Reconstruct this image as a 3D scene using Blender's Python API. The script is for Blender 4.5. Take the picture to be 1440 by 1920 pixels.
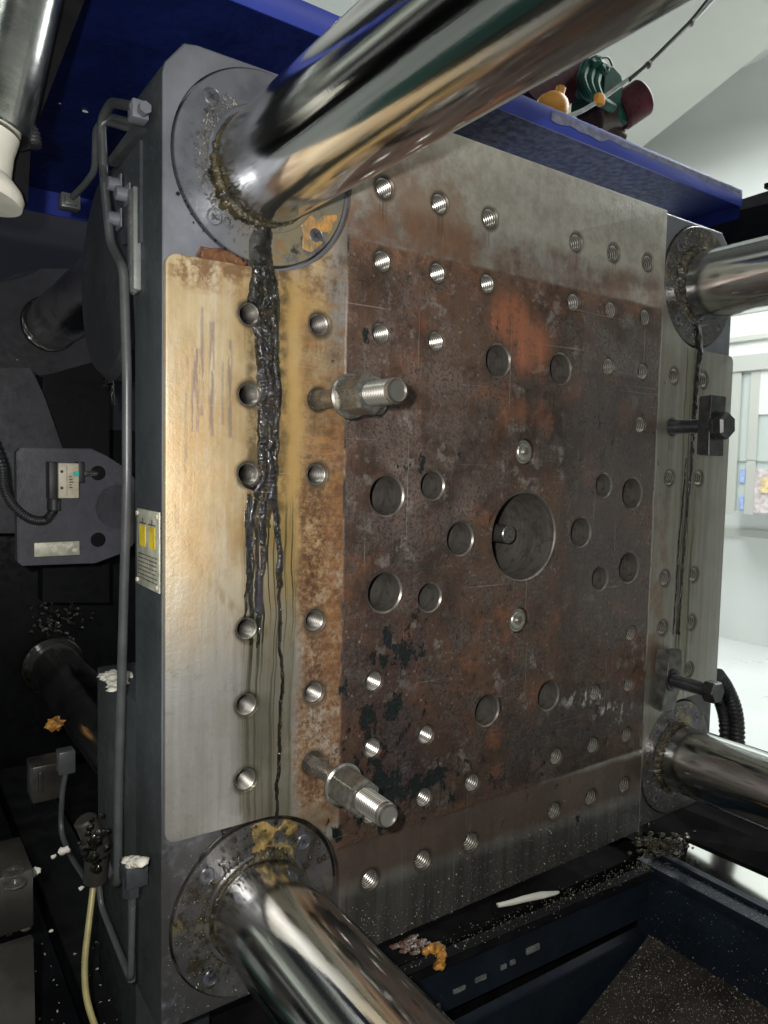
import bpy, bmesh, math, random
from mathutils import Vector, Matrix, noise as mnoise
random.seed(7)
sc = bpy.context.scene
for o in list(bpy.data.objects): bpy.data.objects.remove(o)
PI = math.pi
# ------------------------------------------------------------------ camera
FPX = 1370.573
CAM = Vector((-0.89289175, -0.86162607, 0.11695629))
FWD = Vector((0.57288495, 0.81694268, -0.06638892))
UP = Vector((0.02058489, 0.06663197, 0.99756526))
RIGHT = Vector((0.81937726, -0.57285673, 0.02135577))
cd = bpy.data.cameras.new('camera'); cam = bpy.data.objects.new('camera', cd); sc.collection.objects.link(cam)
rot = Matrix((RIGHT, UP, -FWD)).transposed()
cam.matrix_world = Matrix.Translation(CAM) @ rot.to_4x4()
cd.sensor_fit = 'HORIZONTAL'; cd.sensor_width = 36; cd.lens = FPX / 1440 * 36
cd.clip_start = 0.02; cd.clip_end = 60
cd.dof.use_dof = True; cd.dof.focus_distance = 1.15; cd.dof.aperture_fstop = 14
sc.camera = cam
# ------------------------------------------------------------------ world
w = bpy.data.worlds.new('World'); sc.world = w; w.use_nodes = True
wt = w.node_tree; wt.nodes.clear()
wo = wt.nodes.new('ShaderNodeOutputWorld'); wb = wt.nodes.new('ShaderNodeBackground')
tc = wt.nodes.new('ShaderNodeTexCoord'); sp = wt.nodes.new('ShaderNodeSeparateXYZ')
wr = wt.nodes.new('ShaderNodeValToRGB'); mr = wt.nodes.new('ShaderNodeMapRange')
mr.inputs['From Min'].default_value = -1
wt.links.new(tc.outputs['Generated'], sp.inputs[0]); wt.links.new(sp.outputs['Z'], mr.inputs['Value'])
wt.links.new(mr.outputs[0], wr.inputs[0]); wt.links.new(wr.outputs[0], wb.inputs[0]); wt.links.new(wb.outputs[0], wo.inputs[0])
cr = wr.color_ramp
cr.elements[0].position = 0.0; cr.elements[0].color = (.004, .004, .005, 1)
cr.elements[1].position = 1.0; cr.elements[1].color = (.8, .86, .76, 1)
for p_, c_ in ((.44, (.006, .006, .007, 1)), (.49, (.03, .03, .03, 1)), (.515, (.9, .9, .84, 1)), (.54, (.10, .10, .10, 1)), (.58, (.35, .38, .33, 1)), (.61, (2.6, 2.8, 2.4, 1)), (.64, (1.2, 1.3, 1.1, 1)), (.67, (.5, .54, .48, 1)), (.72, (.40, .43, .38, 1)), (.735, (.05, .06, .07, 1)), (.79, (.10, .11, .12, 1)), (.83, (2.4, 2.5, 2.3, 1)), (.88, (.2, .2, .2, 1))):
    e = cr.elements.new(p_); e.color = c_  # bright bands made up so the chrome bars show streaks
wb.inputs[1].default_value = 0.19
# ------------------------------------------------------------------ lamps
def area(name, loc, tgt, sx, sy, power, col=(1, 1, 1)):
    l = bpy.data.lights.new(name, 'AREA'); l.shape = 'RECTANGLE'; l.size = sx; l.size_y = sy; l.energy = power; l.color = col
    o = bpy.data.objects.new(name, l); sc.collection.objects.link(o); o.location = loc
    o.rotation_euler = (Vector(tgt) - Vector(loc)).to_track_quat('-Z', 'Y').to_euler(); return o
# the phone's own flash, a hand's breadth left of and above the lens
fl = bpy.data.lights.new('phone_flash', 'AREA'); fl.shape = 'DISK'; fl.size = .022; fl.energy = 12.5; fl.color = (1, .975, .94)
fo = bpy.data.objects.new('phone_flash', fl); sc.collection.objects.link(fo)
fo.location = CAM - RIGHT * .045 + UP * .03
fo.rotation_euler = (Vector((-.1, 0, .0)) - fo.location).to_track_quat('-Z', 'Y').to_euler()
# area lamps added for streaks on the chrome and a bright hall
area('ceiling_lamp', (-1.9, -1.6, 2.3), (-.5, 0, .2), 1.6, .25, 9, (.93, 1, .90))
area('ceiling_lamp', (.9, -2.2, 2.6), (.2, 0, 0), 2.2, .25, 9, (1, .97, .9))
area('ceiling_lamp', (3.6, .6, 2.75), (3.6, .9, 0), 3.2, 1.0, 190, (.95, 1, .98))
area('ceiling_lamp', (2.6, 3.4, 2.75), (2.6, 3.4, 0), 3.0, 1.0, 95, (.97, 1, .99))
sc.view_settings.view_transform = 'Standard'; sc.view_settings.look = 'None'
sc.view_settings.exposure = 0.0; sc.view_settings.gamma = 1.0; sc.view_settings.use_curve_mapping = False
sc.render.engine = 'CYCLES'

# ------------------------------------------------------------------ helpers
def ray(x, y): return (RIGHT * ((x - 720) / FPX) - UP * ((y - 960) / FPX) + FWD)
def at(x, y, X=None, Y=None, Z=None):
    d = ray(x, y)
    if X is not None: k = (X - CAM.x) / d.x
    elif Y is not None: k = (Y - CAM.y) / d.y
    else: k = (Z - CAM.z) / d.z
    return CAM + d * k
COL = sc.collection
def tag(o, label, cat, group=None, kind=None):
    if label: o['label'] = label
    if cat: o['category'] = cat
    if group: o['group'] = group
    if kind: o['kind'] = kind
    return o
def thing(name, label, cat, loc=(0, 0, 0), group=None):
    o = bpy.data.objects.new(name, None); COL.objects.link(o); o.location = loc
    o.empty_display_size = .05
    return tag(o, label, cat, group)
def wloc(o):
    v = Vector(o.location)
    while o.parent: o = o.parent; v = v + Vector(o.location)
    return v
def link(name, me, mat, parent=None, local=False, loc=None):
    o = bpy.data.objects.new(name, me); COL.objects.link(o)
    if mat and not me.materials: me.materials.append(mat)
    if parent:
        o.parent = parent
        if not local: o.location = -wloc(parent)
    if loc is not None: o.location = loc
    return o
def fin(bm, smooth=35, name='m'):
    bmesh.ops.recalc_face_normals(bm, faces=bm.faces)
    me = bpy.data.meshes.new(name); bm.to_mesh(me); bm.free()
    if smooth is not None:
        for p in me.polygons: p.use_smooth = True
        try: me.set_sharp_from_angle(angle=math.radians(smooth))
        except Exception: pass
    return me
def box(bm, x0, x1, y0, y1, z0, z1, bev=0, M=None):
    r = bmesh.ops.create_cube(bm, size=1)
    vs = r['verts']
    for v in vs: v.co = Vector(((x0 + x1) / 2 + v.co.x * (x1 - x0), (y0 + y1) / 2 + v.co.y * (y1 - y0), (z0 + z1) / 2 + v.co.z * (z1 - z0)))
    if bev:
        es = list({e for v in vs for e in v.link_edges})
        r2 = bmesh.ops.bevel(bm, geom=es, offset=bev, segments=2, affect='EDGES', profile=.5)
        vs = list({v for f in r2['faces'] for v in f.verts} | {v for v in vs if v.is_valid})
    if M is not None:
        for v in vs: v.co = M @ v.co
    return vs
def frame(a, b):
    d = (b - a).normalized(); u = d.orthogonal().normalized(); v = d.cross(u)
    return d, u, v
def tube(bm, pts, r, seg=14, caps=True, bend=0.0, nb=5):
    pts = [Vector(p) for p in pts]
    if bend:
        q = [pts[0]]
        for i in range(1, len(pts) - 1):
            a, b, c = pts[i - 1], pts[i], pts[i + 1]
            l = min(bend, (a - b).length * .48, (c - b).length * .48)
            p0 = b + (a - b).normalized() * l; p1 = b + (c - b).normalized() * l
            for k in range(nb + 1):
                t = k / nb; q.append(p0 * (1 - t) ** 2 + b * 2 * t * (1 - t) + p1 * t * t)
        q.append(pts[-1]); pts = q
    rs = r if isinstance(r, (list, tuple)) else [r] * len(pts)
    T = []
    for i in range(len(pts)):
        a = pts[max(i - 1, 0)]; b = pts[min(i + 1, len(pts) - 1)]; T.append((b - a).normalized())
    u = T[0].orthogonal().normalized(); rings = []
    for i, p in enumerate(pts):
        u = (u - T[i] * u.dot(T[i])).normalized(); v = T[i].cross(u)
        rings.append([bm.verts.new(p + (u * math.cos(2 * PI * k / seg) + v * math.sin(2 * PI * k / seg)) * rs[i]) for k in range(seg)])
    for a, b in zip(rings, rings[1:]):
        for k in range(seg): bm.faces.new((a[k], a[(k + 1) % seg], b[(k + 1) % seg], b[k]))
    if caps: bm.faces.new(rings[0][::-1]); bm.faces.new(rings[-1])
def lathe(bm, prof, c=(0, 0, 0), axis=(0, 1, 0), seg=32, closed=False, phase=0, ref=None):
    """prof: list of (r, t) with t along axis"""
    c = Vector(c); ax = Vector(axis).normalized()
    if ref is None: ref = Vector((0, 0, 1)) if abs(ax.z) < .9 else Vector((1, 0, 0))
    u = (ref - ax * ref.dot(ax)).normalized(); v = ax.cross(u); rings = []
    for r, t in prof:
        if r < 1e-7: rings.append([bm.verts.new(c + ax * t)]); continue
        rings.append([bm.verts.new(c + ax * t + (u * math.cos(phase + 2 * PI * k / seg) + v * math.sin(phase + 2 * PI * k / seg)) * r) for k in range(seg)])
    prs = list(zip(rings, rings[1:]))
    if closed: prs.append((rings[-1], rings[0]))
    for a, b in prs:
        if len(a) == 1 and len(b) == 1: continue
        for k in range(seg):
            if len(a) == 1: bm.faces.new((a[0], b[(k + 1) % seg], b[k]))
            elif len(b) == 1: bm.faces.new((a[k], a[(k + 1) % seg], b[0]))
            else: bm.faces.new((a[k], a[(k + 1) % seg], b[(k + 1) % seg], b[k]))
def cyl(bm, a, b, r, r2=None, seg=24, bev=0):
    a, b = Vector(a), Vector(b); L = (b - a).length; r2 = r if r2 is None else r2
    pr = [(0, 0), (r - bev, 0)] + ([(r, bev)] if bev else []) + ([(r2, L - bev)] if bev else []) + [(r2 - bev, L), (0, L)]
    lathe(bm, pr, a, (b - a), seg)
def prism(bm, pts, off):
    """closed polygon of 3-D points extruded by vector off"""
    off = Vector(off); A = [bm.verts.new(Vector(p)) for p in pts]; B = [bm.verts.new(Vector(p) + off) for p in pts]
    bm.faces.new(A); bm.faces.new(B[::-1]); n = len(A)
    for i in range(n): bm.faces.new((A[i], B[i], B[(i + 1) % n], A[(i + 1) % n]))
def blob(bm, c, r, sc_=(1, 1, 1), sub=2, amp=.3, fr=None, seed=0):
    R_ = bmesh.ops.create_icosphere(bm, subdivisions=sub, radius=1)
    for v in R_['verts']:
        n = mnoise.noise(v.co * (fr or 1.6) + Vector((seed * 7.1, seed, 3))) * amp + 1
        v.co = Vector((c[0] + v.co.x * r * sc_[0] * n, c[1] + v.co.y * r * sc_[1] * n, c[2] + v.co.z * r * sc_[2] * n))
def B(): return bmesh.new()

# ------------------------------------------------------------------ node expressions
class Mat:
    def __init__(s, name):
        s.m = bpy.data.materials.new(name); s.m.use_nodes = True; s.t = s.m.node_tree; s.t.nodes.clear()
        s.o = s.t.nodes.new('ShaderNodeOutputMaterial'); s.b = s.t.nodes.new('ShaderNodeBsdfPrincipled')
        s.t.links.new(s.b.outputs[0], s.o.inputs[0]); tcn = s.t.nodes.new('ShaderNodeTexCoord'); s.P = tcn.outputs['Object']
        sx = s.t.nodes.new('ShaderNodeSeparateXYZ'); s.t.links.new(s.P, sx.inputs[0]); s.x, s.y, s.z = sx.outputs
    def put(s, sock, v):
        if hasattr(v, 'is_output'): s.t.links.new(v, sock)
        else:
            if isinstance(v, tuple) and len(v) == 3 and sock.type == 'RGBA': v = (*v, 1)
            sock.default_value = v
    def m_(s, op, a, b=0.0, c=None, clamp=False):
        n = s.t.nodes.new('ShaderNodeMath'); n.operation = op; n.use_clamp = clamp
        s.put(n.inputs[0], a); s.put(n.inputs[1], b)
        if c is not None: s.put(n.inputs[2], c)
        return n.outputs[0]
    def add(s, a, b): return s.m_('ADD', a, b)
    def sub(s, a, b): return s.m_('SUBTRACT', a, b)
    def mul(s, a, b, *r):
        o = s.m_('MULTIPLY', a, b)
        for q in r: o = s.m_('MULTIPLY', o, q)
        return o
    def mx(s, a, b): return s.m_('MAXIMUM', a, b)
    def inv(s, a): return s.m_('SUBTRACT', 1.0, a, clamp=True)
    def sm(s, v, a, b, lo=0.0, hi=1.0):
        n = s.t.nodes.new('ShaderNodeMapRange'); n.interpolation_type = 'SMOOTHSTEP'
        if a > b: a, b, lo, hi = b, a, hi, lo
        s.put(n.inputs[0], v); n.inputs[1].default_value = a; n.inputs[2].default_value = b; n.inputs[3].default_value = lo; n.inputs[4].default_value = hi
        return n.outputs[0]
    def vec(s, x, y, z):
        n = s.t.nodes.new('ShaderNodeCombineXYZ')
        for i, q in enumerate((x, y, z)): s.put(n.inputs[i], q)
        return n.outputs[0]
    def noise(s, scale=5, detail=4, rough=.55, vec=None, sc3=None, dist=0, off=0, color=False):
        n = s.t.nodes.new('ShaderNodeTexNoise'); n.inputs['Scale'].default_value = scale; n.inputs['Detail'].default_value = detail
        n.inputs['Roughness'].default_value = rough; n.inputs['Distortion'].default_value = dist
        mp = s.t.nodes.new('ShaderNodeMapping'); s.put(mp.inputs[0], vec if vec is not None else s.P)
        mp.inputs['Scale'].default_value = sc3 or (1, 1, 1); mp.inputs['Location'].default_value = (off, off * .7, off * 1.3)
        s.t.links.new(mp.outputs[0], n.inputs[0]); return n.outputs[1 if color else 0]
    def voro(s, scale=20, sc3=None, feat='F1', vec=None):
        n = s.t.nodes.new('ShaderNodeTexVoronoi'); n.inputs['Scale'].default_value = scale; n.feature = feat
        mp = s.t.nodes.new('ShaderNodeMapping'); s.put(mp.inputs[0], vec if vec is not None else s.P); mp.inputs['Scale'].default_value = sc3 or (1, 1, 1)
        s.t.links.new(mp.outputs[0], n.inputs[0]); return n.outputs[0]
    def mix(s, f, a, b):
        n = s.t.nodes.new('ShaderNodeMix'); n.data_type = 'RGBA'
        s.put(n.inputs[0], f); s.put(n.inputs[6], a); s.put(n.inputs[7], b); return n.outputs[2]
    def mixf(s, f, a, b):
        n = s.t.nodes.new('ShaderNodeMix'); s.put(n.inputs[0], f); s.put(n.inputs[2], a); s.put(n.inputs[3], b); return n.outputs[0]
    def rect(s, x, z, x0, x1, z0, z1, e=.01):
        return s.mul(s.mul(s.sm(x, x0 - e, x0 + e), s.sm(x, x1 + e, x1 - e)), s.mul(s.sm(z, z0 - e, z0 + e), s.sm(z, z1 + e, z1 - e)))
    def ell(s, x, z, cx, cz, rx, rz, soft=.35):
        a = s.m_('DIVIDE', s.sub(x, cx), rx); b = s.m_('DIVIDE', s.sub(z, cz), rz)
        d = s.m_('SQRT', s.add(s.mul(a, a), s.mul(b, b))); return s.sm(d, 1 + soft, 1 - soft)
    def bump(s, h, strength=.3, dist=.002):
        n = s.t.nodes.new('ShaderNodeBump'); n.inputs['Strength'].default_value = strength; n.inputs['Distance'].default_value = dist
        s.put(n.inputs['Height'], h); s.t.links.new(n.outputs[0], s.b.inputs['Normal'])
    def set(s, color=None, rough=None, metal=None, spec=None, **k):
        if color is not None: s.put(s.b.inputs['Base Color'], color)
        if rough is not None: s.put(s.b.inputs['Roughness'], rough)
        if metal is not None: s.put(s.b.inputs['Metallic'], metal)
        if spec is not None: s.put(s.b.inputs['Specular IOR Level'], spec)
        for a, b in k.items(): s.put(s.b.inputs[a.replace('_', ' ')], b)
        return s.m

def simple(name, col, rough=.5, metal=0., var=.25, scale=30, bump=.15, spec=.5, bd=.001, rv=.12):
    m = Mat(name); n = m.noise(scale, 5); n2 = m.noise(scale * 6, 3, off=3)
    d = tuple(c * (1 - var) for c in col); l = tuple(min(1, c * (1 + var)) for c in col)
    c = m.mix(m.sm(n, .3, .7), d, l)
    m.bump(m.add(m.mul(n, .6), m.mul(n2, .4)), bump, bd)
    return m.set(c, m.add(rough - rv, m.mul(n, 2 * rv)), metal, spec)

# --- painted casting
def mk_paint(name, col, dust=.5, spec=.45, low=.85):
    m = Mat(name); n = m.noise(9, 5); f = m.noise(260, 3, off=2); g = m.noise(60, 4, off=5)
    c = m.mix(m.sm(n, .3, .75), tuple(q * .75 for q in col), tuple(q * 1.25 for q in col))
    dn = m.noise(700, 2, .7, off=9)
    c = m.mix(m.mul(m.sm(dn, .70, .76), dust), c, (.45, .45, .42))
    c = m.mix(m.mul(m.sm(m.noise(14, 6, .7, off=11), .56, .75), .6), c, tuple(q * .35 for q in col))
    c = m.mix(m.mul(m.sm(m.noise(25, 6, .7, sc3=(1, 1, .25), off=21), .66, .74), .35), c, (.16, .13, .10))
    c = m.mix(m.mul(m.sm(m.z, -.22, -.38), m.sm(m.noise(18, 6, .7, off=31), .28, .46), low), c, (.030, .026, .023))  # towards the bottom: oily grime, and the light's fall-off, painted darker
    m.bump(m.add(m.mul(f, .5), g), .35, .0012)
    return m.set(c, m.sm(g, .3, .7, .38, .58), .1, spec)
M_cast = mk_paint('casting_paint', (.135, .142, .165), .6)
M_side = mk_paint('side_paint', (.040, .048, .053), .6, .45, .25)
M_black = mk_paint('black_machine_paint', (.005, .0055, .007), .15, .15, .0)
M_deep = simple('oily_black', (.007, .007, .008), .7, 0, .4, 20, .4, spec=.1)
M_matte = simple('sooty_black', (.006, .006, .006), .9, 0, .4, 20, .4, spec=.03)  # plain matte black, kept dull so bright walls don't show in it
M_link = mk_paint('link_paint', (.045, .045, .053), .3, .25)
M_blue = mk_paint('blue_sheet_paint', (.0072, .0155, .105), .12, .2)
M_bluel = simple('blue_edge_paint', (.045, .07, .42), .35, 0, .10, 6, .05)  # lips in the cover's blue, lightened in place of the light on them
M_navy = mk_paint('navy_frame_paint', (.010, .016, .025), .6, .25, .0)
M_bolt = simple('blackened_bolt', (.05, .05, .052), .36, .7, .35, 60, .25)
M_rawbolt = simple('worn_bolt_steel', (.21, .20, .178), .28, .75, .18, 140, .25)
M_thread = simple('cut_thread_steel', (.50, .46, .42), .36, .85, .15, 40, .1)
def mk_bore():
    m = Mat('bored_steel'); n = m.noise(1, 4, .6, sc3=(20, 260, 20)); n2 = m.noise(60, 5, .6, off=3)
    c = m.mix(m.sm(n, .3, .7), (.15, .138, .122), (.24, .222, .198)); c = m.mix(m.mul(m.sm(n2, .5, .65), .5), c, (.07, .055, .045))
    c = m.mix(m.sm(m.y, .05, .16), c, (.02, .018, .016)); m.bump(n, .3, .0008)  # deep end darkened in the colour, standing in for shade
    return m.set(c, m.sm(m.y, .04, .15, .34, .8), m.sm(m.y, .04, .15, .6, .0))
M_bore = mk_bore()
M_pipe = simple('pipe_paint', (.075, .08, .082), .38, .2, .15, 30, .1)
M_rub = simple('black_rubber', (.018, .018, .02), .5, 0, .3, 40, .2)
M_white = simple('white_plastic', (.62, .60, .52), .5, 0, .06, 30, .2)
M_tin = simple('tin_plate', (.46, .46, .36), .45, .1, .25, 60, .3)
M_yel = simple('yellow_print', (.75, .55, .03), .5, 0, .2, 60, .2)
M_ink = simple('black_print', (.03, .03, .03), .5, 0, .1, 60, .1)
M_teal = simple('teal_floor_paint', (.015, .10, .085), .35, 0, .3, 6, .1)
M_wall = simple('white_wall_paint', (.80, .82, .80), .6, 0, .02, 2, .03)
M_wall2 = simple('shaded_duct_paint', (.55, .56, .52), .6, 0, .03, 2, .03)  # plain grey, also for trunking and cabinet seams
M_hall = simple('hall_floor', (.62, .64, .63), .3, 0, .06, 1.5, .03)
M_green = simple('green_pump_paint', (.012, .085, .062), .6, 0, .4, 25, .4, spec=.25)
M_maroon = simple('maroon_motor_paint', (.085, .020, .028), .6, 0, .4, 25, .4, spec=.25)
M_orange = simple('orange_plastic', (.85, .38, .06), .45, 0, .12, 20, .1)
M_steelp = simple('oily_steel_plate', (.060, .056, .050), .38, .5, .4, 14, .3)
M_hose = simple('yellow_hose_plastic', (.34, .30, .13), .35, 0, .15, 30, .1)
M_cable = simple('clear_cable', (.45, .47, .45), .35, 0, .2, 50, .1)

def mk_thread():
    m = Mat('grimy_cut_thread'); r = m.m_('SQRT', m.add(m.mul(m.x, m.x), m.mul(m.z, m.z)))
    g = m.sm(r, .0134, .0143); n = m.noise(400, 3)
    c = m.mix(g, (.46, .43, .39), (.03, .026, .02)); c = m.mix(m.sm(m.y, .020, .046), c, (.05, .045, .04))  # thread roots and hole bottom darkened in the colour, as shade
    return m.set(c, m.mixf(g, .28, .6), m.mixf(g, .95, .2))
M_thread = mk_thread()
# --- chrome tie bars
def mk_chrome():
    m = Mat('hard_chrome')
    st = m.noise(1, 4, .6, sc3=(90, 1.0, 90), off=1); st2 = m.noise(1, 5, .6, sc3=(22, 1.3, 22), off=4); sp_ = m.noise(220, 3, .7)
    near = m.sm(m.y, -.20, .02)
    c = m.mix(m.sm(st2, .35, .7), (.80, .81, .80), (.66, .66, .64))
    c = m.mix(m.mul(m.sm(m.noise(14, 6, .65, sc3=(1, .5, 1), off=7), .45, .7), near, .75), c, (.12, .10, .075))
    r = m.add(m.sm(st2, .3, .75, .06, .14), m.mul(st, .05)); r = m.add(r, m.mul(near, .06))
    m.bump(m.add(m.mul(st, .25), m.add(m.mul(st2, .9), m.mul(sp_, .10))), .35, .0014)
    return m.set(c, r, 1.0)
M_chrome = mk_chrome()

# --- black/olive grease
def mk_grease(name, c1, c2, rough=.07):
    m = Mat(name); n = m.noise(60, 5); f = m.noise(250, 4, .65, off=3)
    v_ = m.noise(1, 4, .6, sc3=(190, 190, 75), off=6)
    m.bump(m.add(m.mul(v_, 1.0), m.mul(f, .35)), .6, .004)
    return m.set(m.mix(m.sm(m.noise(45, 5, .6, off=8), .56, .68), m.mix(m.sm(n, .35, .7), c1, c2), tuple(min(1, q * k) for q, k in zip(c2, ((3.2, 2.6, 2.0) if c2[0] < .03 else (.6, .6, .6))))), m.sm(f, .3, .7, rough, rough + .10), .0, .60, Coat_Weight=.25, Coat_Roughness=.03)
M_grease = mk_grease('black_grease', (.002, .002, .0015), (.010, .008, .004), .035)
M_grease2 = mk_grease('olive_grease', (.014, .012, .006), (.065, .05, .022), .1)
M_amber = mk_grease('amber_grease', (.20, .08, .015), (.75, .36, .07), .12)

# --- retaining ring
def mk_ring():
    m = Mat('retaining_ring_paint'); n = m.noise(16, 6, .6); f = m.noise(200, 3)
    low = m.mul(m.sm(m.z, .03, -.06), m.sm(m.x, -.06, .03))
    c = m.mix(m.sm(n, .35, .7), (.10, .105, .125), (.135, .14, .16))
    c = m.mix(m.mul(low, m.sm(n, .38, .5)), c, (.22, .19, .12)); c = m.mix(m.mul(low, m.sm(m.noise(30, 5, off=6), .55, .63)), c, (.27, .14, .05))
    c = m.mix(m.sm(m.noise(35, 6, .7, off=8), .58, .68), c, (.035, .03, .02))
    m.bump(m.add(n, m.mul(f, .3)), .4, .0012)
    return m.set(c, m.sm(n, .35, .65, .22, .5), .25, .5)
M_ring = mk_ring()
def mk_ring2():
    m = Mat('dirty_ring_paint'); n = m.noise(16, 6, .6); n2 = m.noise(40, 6, .7, off=3)
    c = m.mix(m.sm(n, .35, .7), (.045, .043, .045), (.085, .082, .08)); c = m.mix(m.sm(n2, .5, .62), c, (.03, .024, .014)); c = m.mix(m.mul(m.sm(m.noise(26, 5, off=8), .56, .62), m.sm(m.z, -.02, .05), .8), c, (.20, .16, .06))
    m.bump(n2, .6, .0015)
    return m.set(c, m.sm(n2, .35, .65, .18, .4), .15, .5)
M_ring2 = mk_ring2()

# --- the machined, rusty platen face; x and z are metres from the middle of the platen
def xo0(m, x, wn): return m.add(x, m.mul(wn, .03))
def mk_face():
    m = Mat('rusty_machined_steel')
    wn = m.sub(m.noise(9, 5, .6), .5); wn2 = m.sub(m.noise(9, 5, .6, off=4.2), .5)
    X = m.add(m.x, m.mul(wn, .05)); Z = m.add(m.z, m.mul(wn2, .07)); x, z = m.x, m.z
    xs = m.add(x, m.mul(wn, .010)); zs = m.add(z, m.mul(wn2, .010))
    vst = m.noise(1, 6, .62, sc3=(55, 1, 2.6)); vst2 = m.noise(1, 5, .6, sc3=(170, 1, 5), off=2); hst = m.noise(1, 5, .6, sc3=(5, 1, 160), off=8)
    n1 = m.noise(5, 8, .66, off=1); n2 = m.noise(17, 8, .7, off=3); n3 = m.noise(55, 7, .72, off=5); n4 = m.noise(190, 5, .7, off=7)
    # bare steel
    c = m.mix(m.sm(vst, .3, .7), (.27, .262, .245), (.345, .338, .32))
    c = m.mix(m.mul(m.sm(n2, .4, .7), .5), c, (.23, .205, .165)); c = m.mix(m.mul(m.sm(n3, .52, .7), .4), c, (.16, .145, .12))
    c = m.mix(m.mul(m.sm(vst2, .5, .75), .35), c, (.17, .16, .135))
    c = m.mix(m.mul(m.sm(n1, .48, .68), .45), c, (.26, .21, .14))
    # left pad: tan varnish above, grey steel below
    left = m.sm(X, -.37, -.40)
    tan = m.mul(left, m.sm(Z, -.20, .06))
    tcol = m.mix(m.sm(n1, .35, .68), (.47, .375, .215), (.32, .205, .08)); tcol = m.mix(m.mul(m.sm(vst, .42, .75), .55), tcol, (.50, .43, .30))
    tcol = m.mix(m.mul(m.sm(n2, .50, .72), .55), tcol, (.30, .175, .075)); tcol = m.mix(m.mul(m.sm(n3, .55, .72), .45), tcol, (.26, .19, .12)); tcol = m.mix(m.mul(m.sm(m.noise(1, 6, .7, sc3=(30, 1, 4), off=71), .50, .68), .6), tcol, (.52, .46, .36))
    c = m.mix(m.mul(tan, .92), c, tcol)
    c = m.mix(m.mul(m.rect(X, Z, -.60, -.505, .325, .37, .012), m.sm(n3, .42, .58), .7), c, (.22, .12, .045))
    arcd = m.m_('ABSOLUTE', m.sub(m.m_('SQRT', m.add(m.mul(m.sub(x, -.35), m.sub(x, -.35)), m.mul(m.mul(m.sub(z, .16), m.sub(z, .16)), .75))), .262)); c = m.mix(m.mul(m.sm(arcd, .010, .001), m.sm(m.noise(1, 4, .6, sc3=(60, 1, 12), off=73), .45, .6), left, m.sm(z, .25, .12), .55), c, (.24, .15, .07))
    c = m.mix(m.mul(m.ell(X, Z, -.575, .10, .035, .17), m.sm(n2, .35, .6), .35), c, (.55, .36, .17))
    # purple-grey scuffs
    for sx_, w_, z0_, z1_ in ((-.570, .005, .15, .25), (-.562, .0016, .17, .30), (-.550, .0028, .145, .285), (-.527, .0030, .145, .265), (-.536, .001, .16, .24), (-.581, .001, .10, .24)):
        c = m.mix(m.mul(m.rect(xs, z, sx_ - w_, sx_ + w_, z0_, z1_, .0022), m.sm(m.noise(1, 5, .7, sc3=(220, 1, 26), off=91), .40, .52), .75), c, (.17, .13, .125))
    # yellow oil varnish right of the streak
    c = m.mix(m.mul(m.rect(X, Z, -.460, -.385, -.06, .35, .018), m.sm(n2, .25, .6), .8), c, (.42, .27, .09))
    c = m.mix(m.mul(m.rect(X, Z, -.425, -.35, -.40, .30, .012), m.sm(n2, .25, .5), .8), c, m.mix(m.sm(n3, .40, .60), (.28, .205, .12), (.17, .095, .042)))
    # orange rust band
    ob = m.mul(m.rect(X, Z, -.425, -.352, -.37, .36, .014), m.mx(m.sm(Z, .22, .05, .25, 1), 0.0))
    nn = m.add(m.mul(n2, .4), m.mul(m.noise(120, 6, .75, off=95), .6)); c = m.mix(m.mul(ob, m.sm(nn, .40, .54), .9), c, m.mix(m.sm(nn, .47, .60), (.135, .062, .025), (.042, .020, .012)))
    c = m.mix(m.mul(ob, m.sm(m.noise(150, 5, .75, off=97), .55, .61), .85), c, (.030, .017, .010)); c = m.mix(m.mul(m.rect(X, Z, -.388, -.352, -.40, .22, .008), m.sm(n2, .3, .6), .6), c, m.mix(m.sm(n3, .4, .6), (.25, .125, .045), (.13, .055, .024)))
    c = m.mix(m.mul(m.rect(X, Z, -.425, -.36, -.37, .36, .012), m.sm(m.noise(70, 7, .75, off=12), .60, .66)), c, (.035, .02, .012))
    # fan-shaped reddish smear of the wiped varnish
    c = m.mix(m.mul(m.rect(X, Z, -.43, -.355, .10, .40, .02), m.sm(m.noise(1, 6, .7, sc3=(14, 1, 90), off=6, dist=.6), .48, .66), .6), c, (.36, .17, .06))
    # varnish and dirt soaked in beside the grease run
    c = m.mix(m.mul(m.rect(X, Z, -.515, -.440, .0, .37, .014), m.sm(n2, .28, .55), .55), c, (.22, .135, .035))
    c = m.mix(m.mul(m.rect(xo0(m, x, wn), z, -.505, -.447, .05, .37, .006), m.sm(n3, .35, .6), .75), c, (.045, .032, .014))
    # ------ mould footprint
    foot = m.rect(xs, zs, -.357, .352, -.438, .422, .003)
    b = m.mix(m.sm(n1, .36, .64), (.030, .019, .015), (.100, .056, .036))
    b = m.mix(m.sm(n2, .45, .66), b, (.082, .064, .054))
    b = m.mix(m.mul(m.sm(n3, .52, .68), .85), b, (.020, .015, .014))
    b = m.mix(m.mul(m.sm(m.noise(30, 8, .7, off=14), .53, .62), m.sm(m.noise(6, 4, off=15), .42, .6), .8), b, (.20, .185, .17))
    b = m.mix(m.mul(m.sm(m.noise(11, 6, .7, off=17), .52, .66), .6), b, (.19, .075, .035))
    # cooler, greyer right side and bottom
    b = m.mix(m.mul(m.rect(X, Z, -.36, -.18, -.44, -.12, .04), m.sm(n2, .3, .6), .6), b, (.030, .022, .026))
    b = m.mix(m.mul(m.rect(X, Z, .10, .36, -.20, .30, .04), .5), b, (.075, .07, .07))
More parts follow.
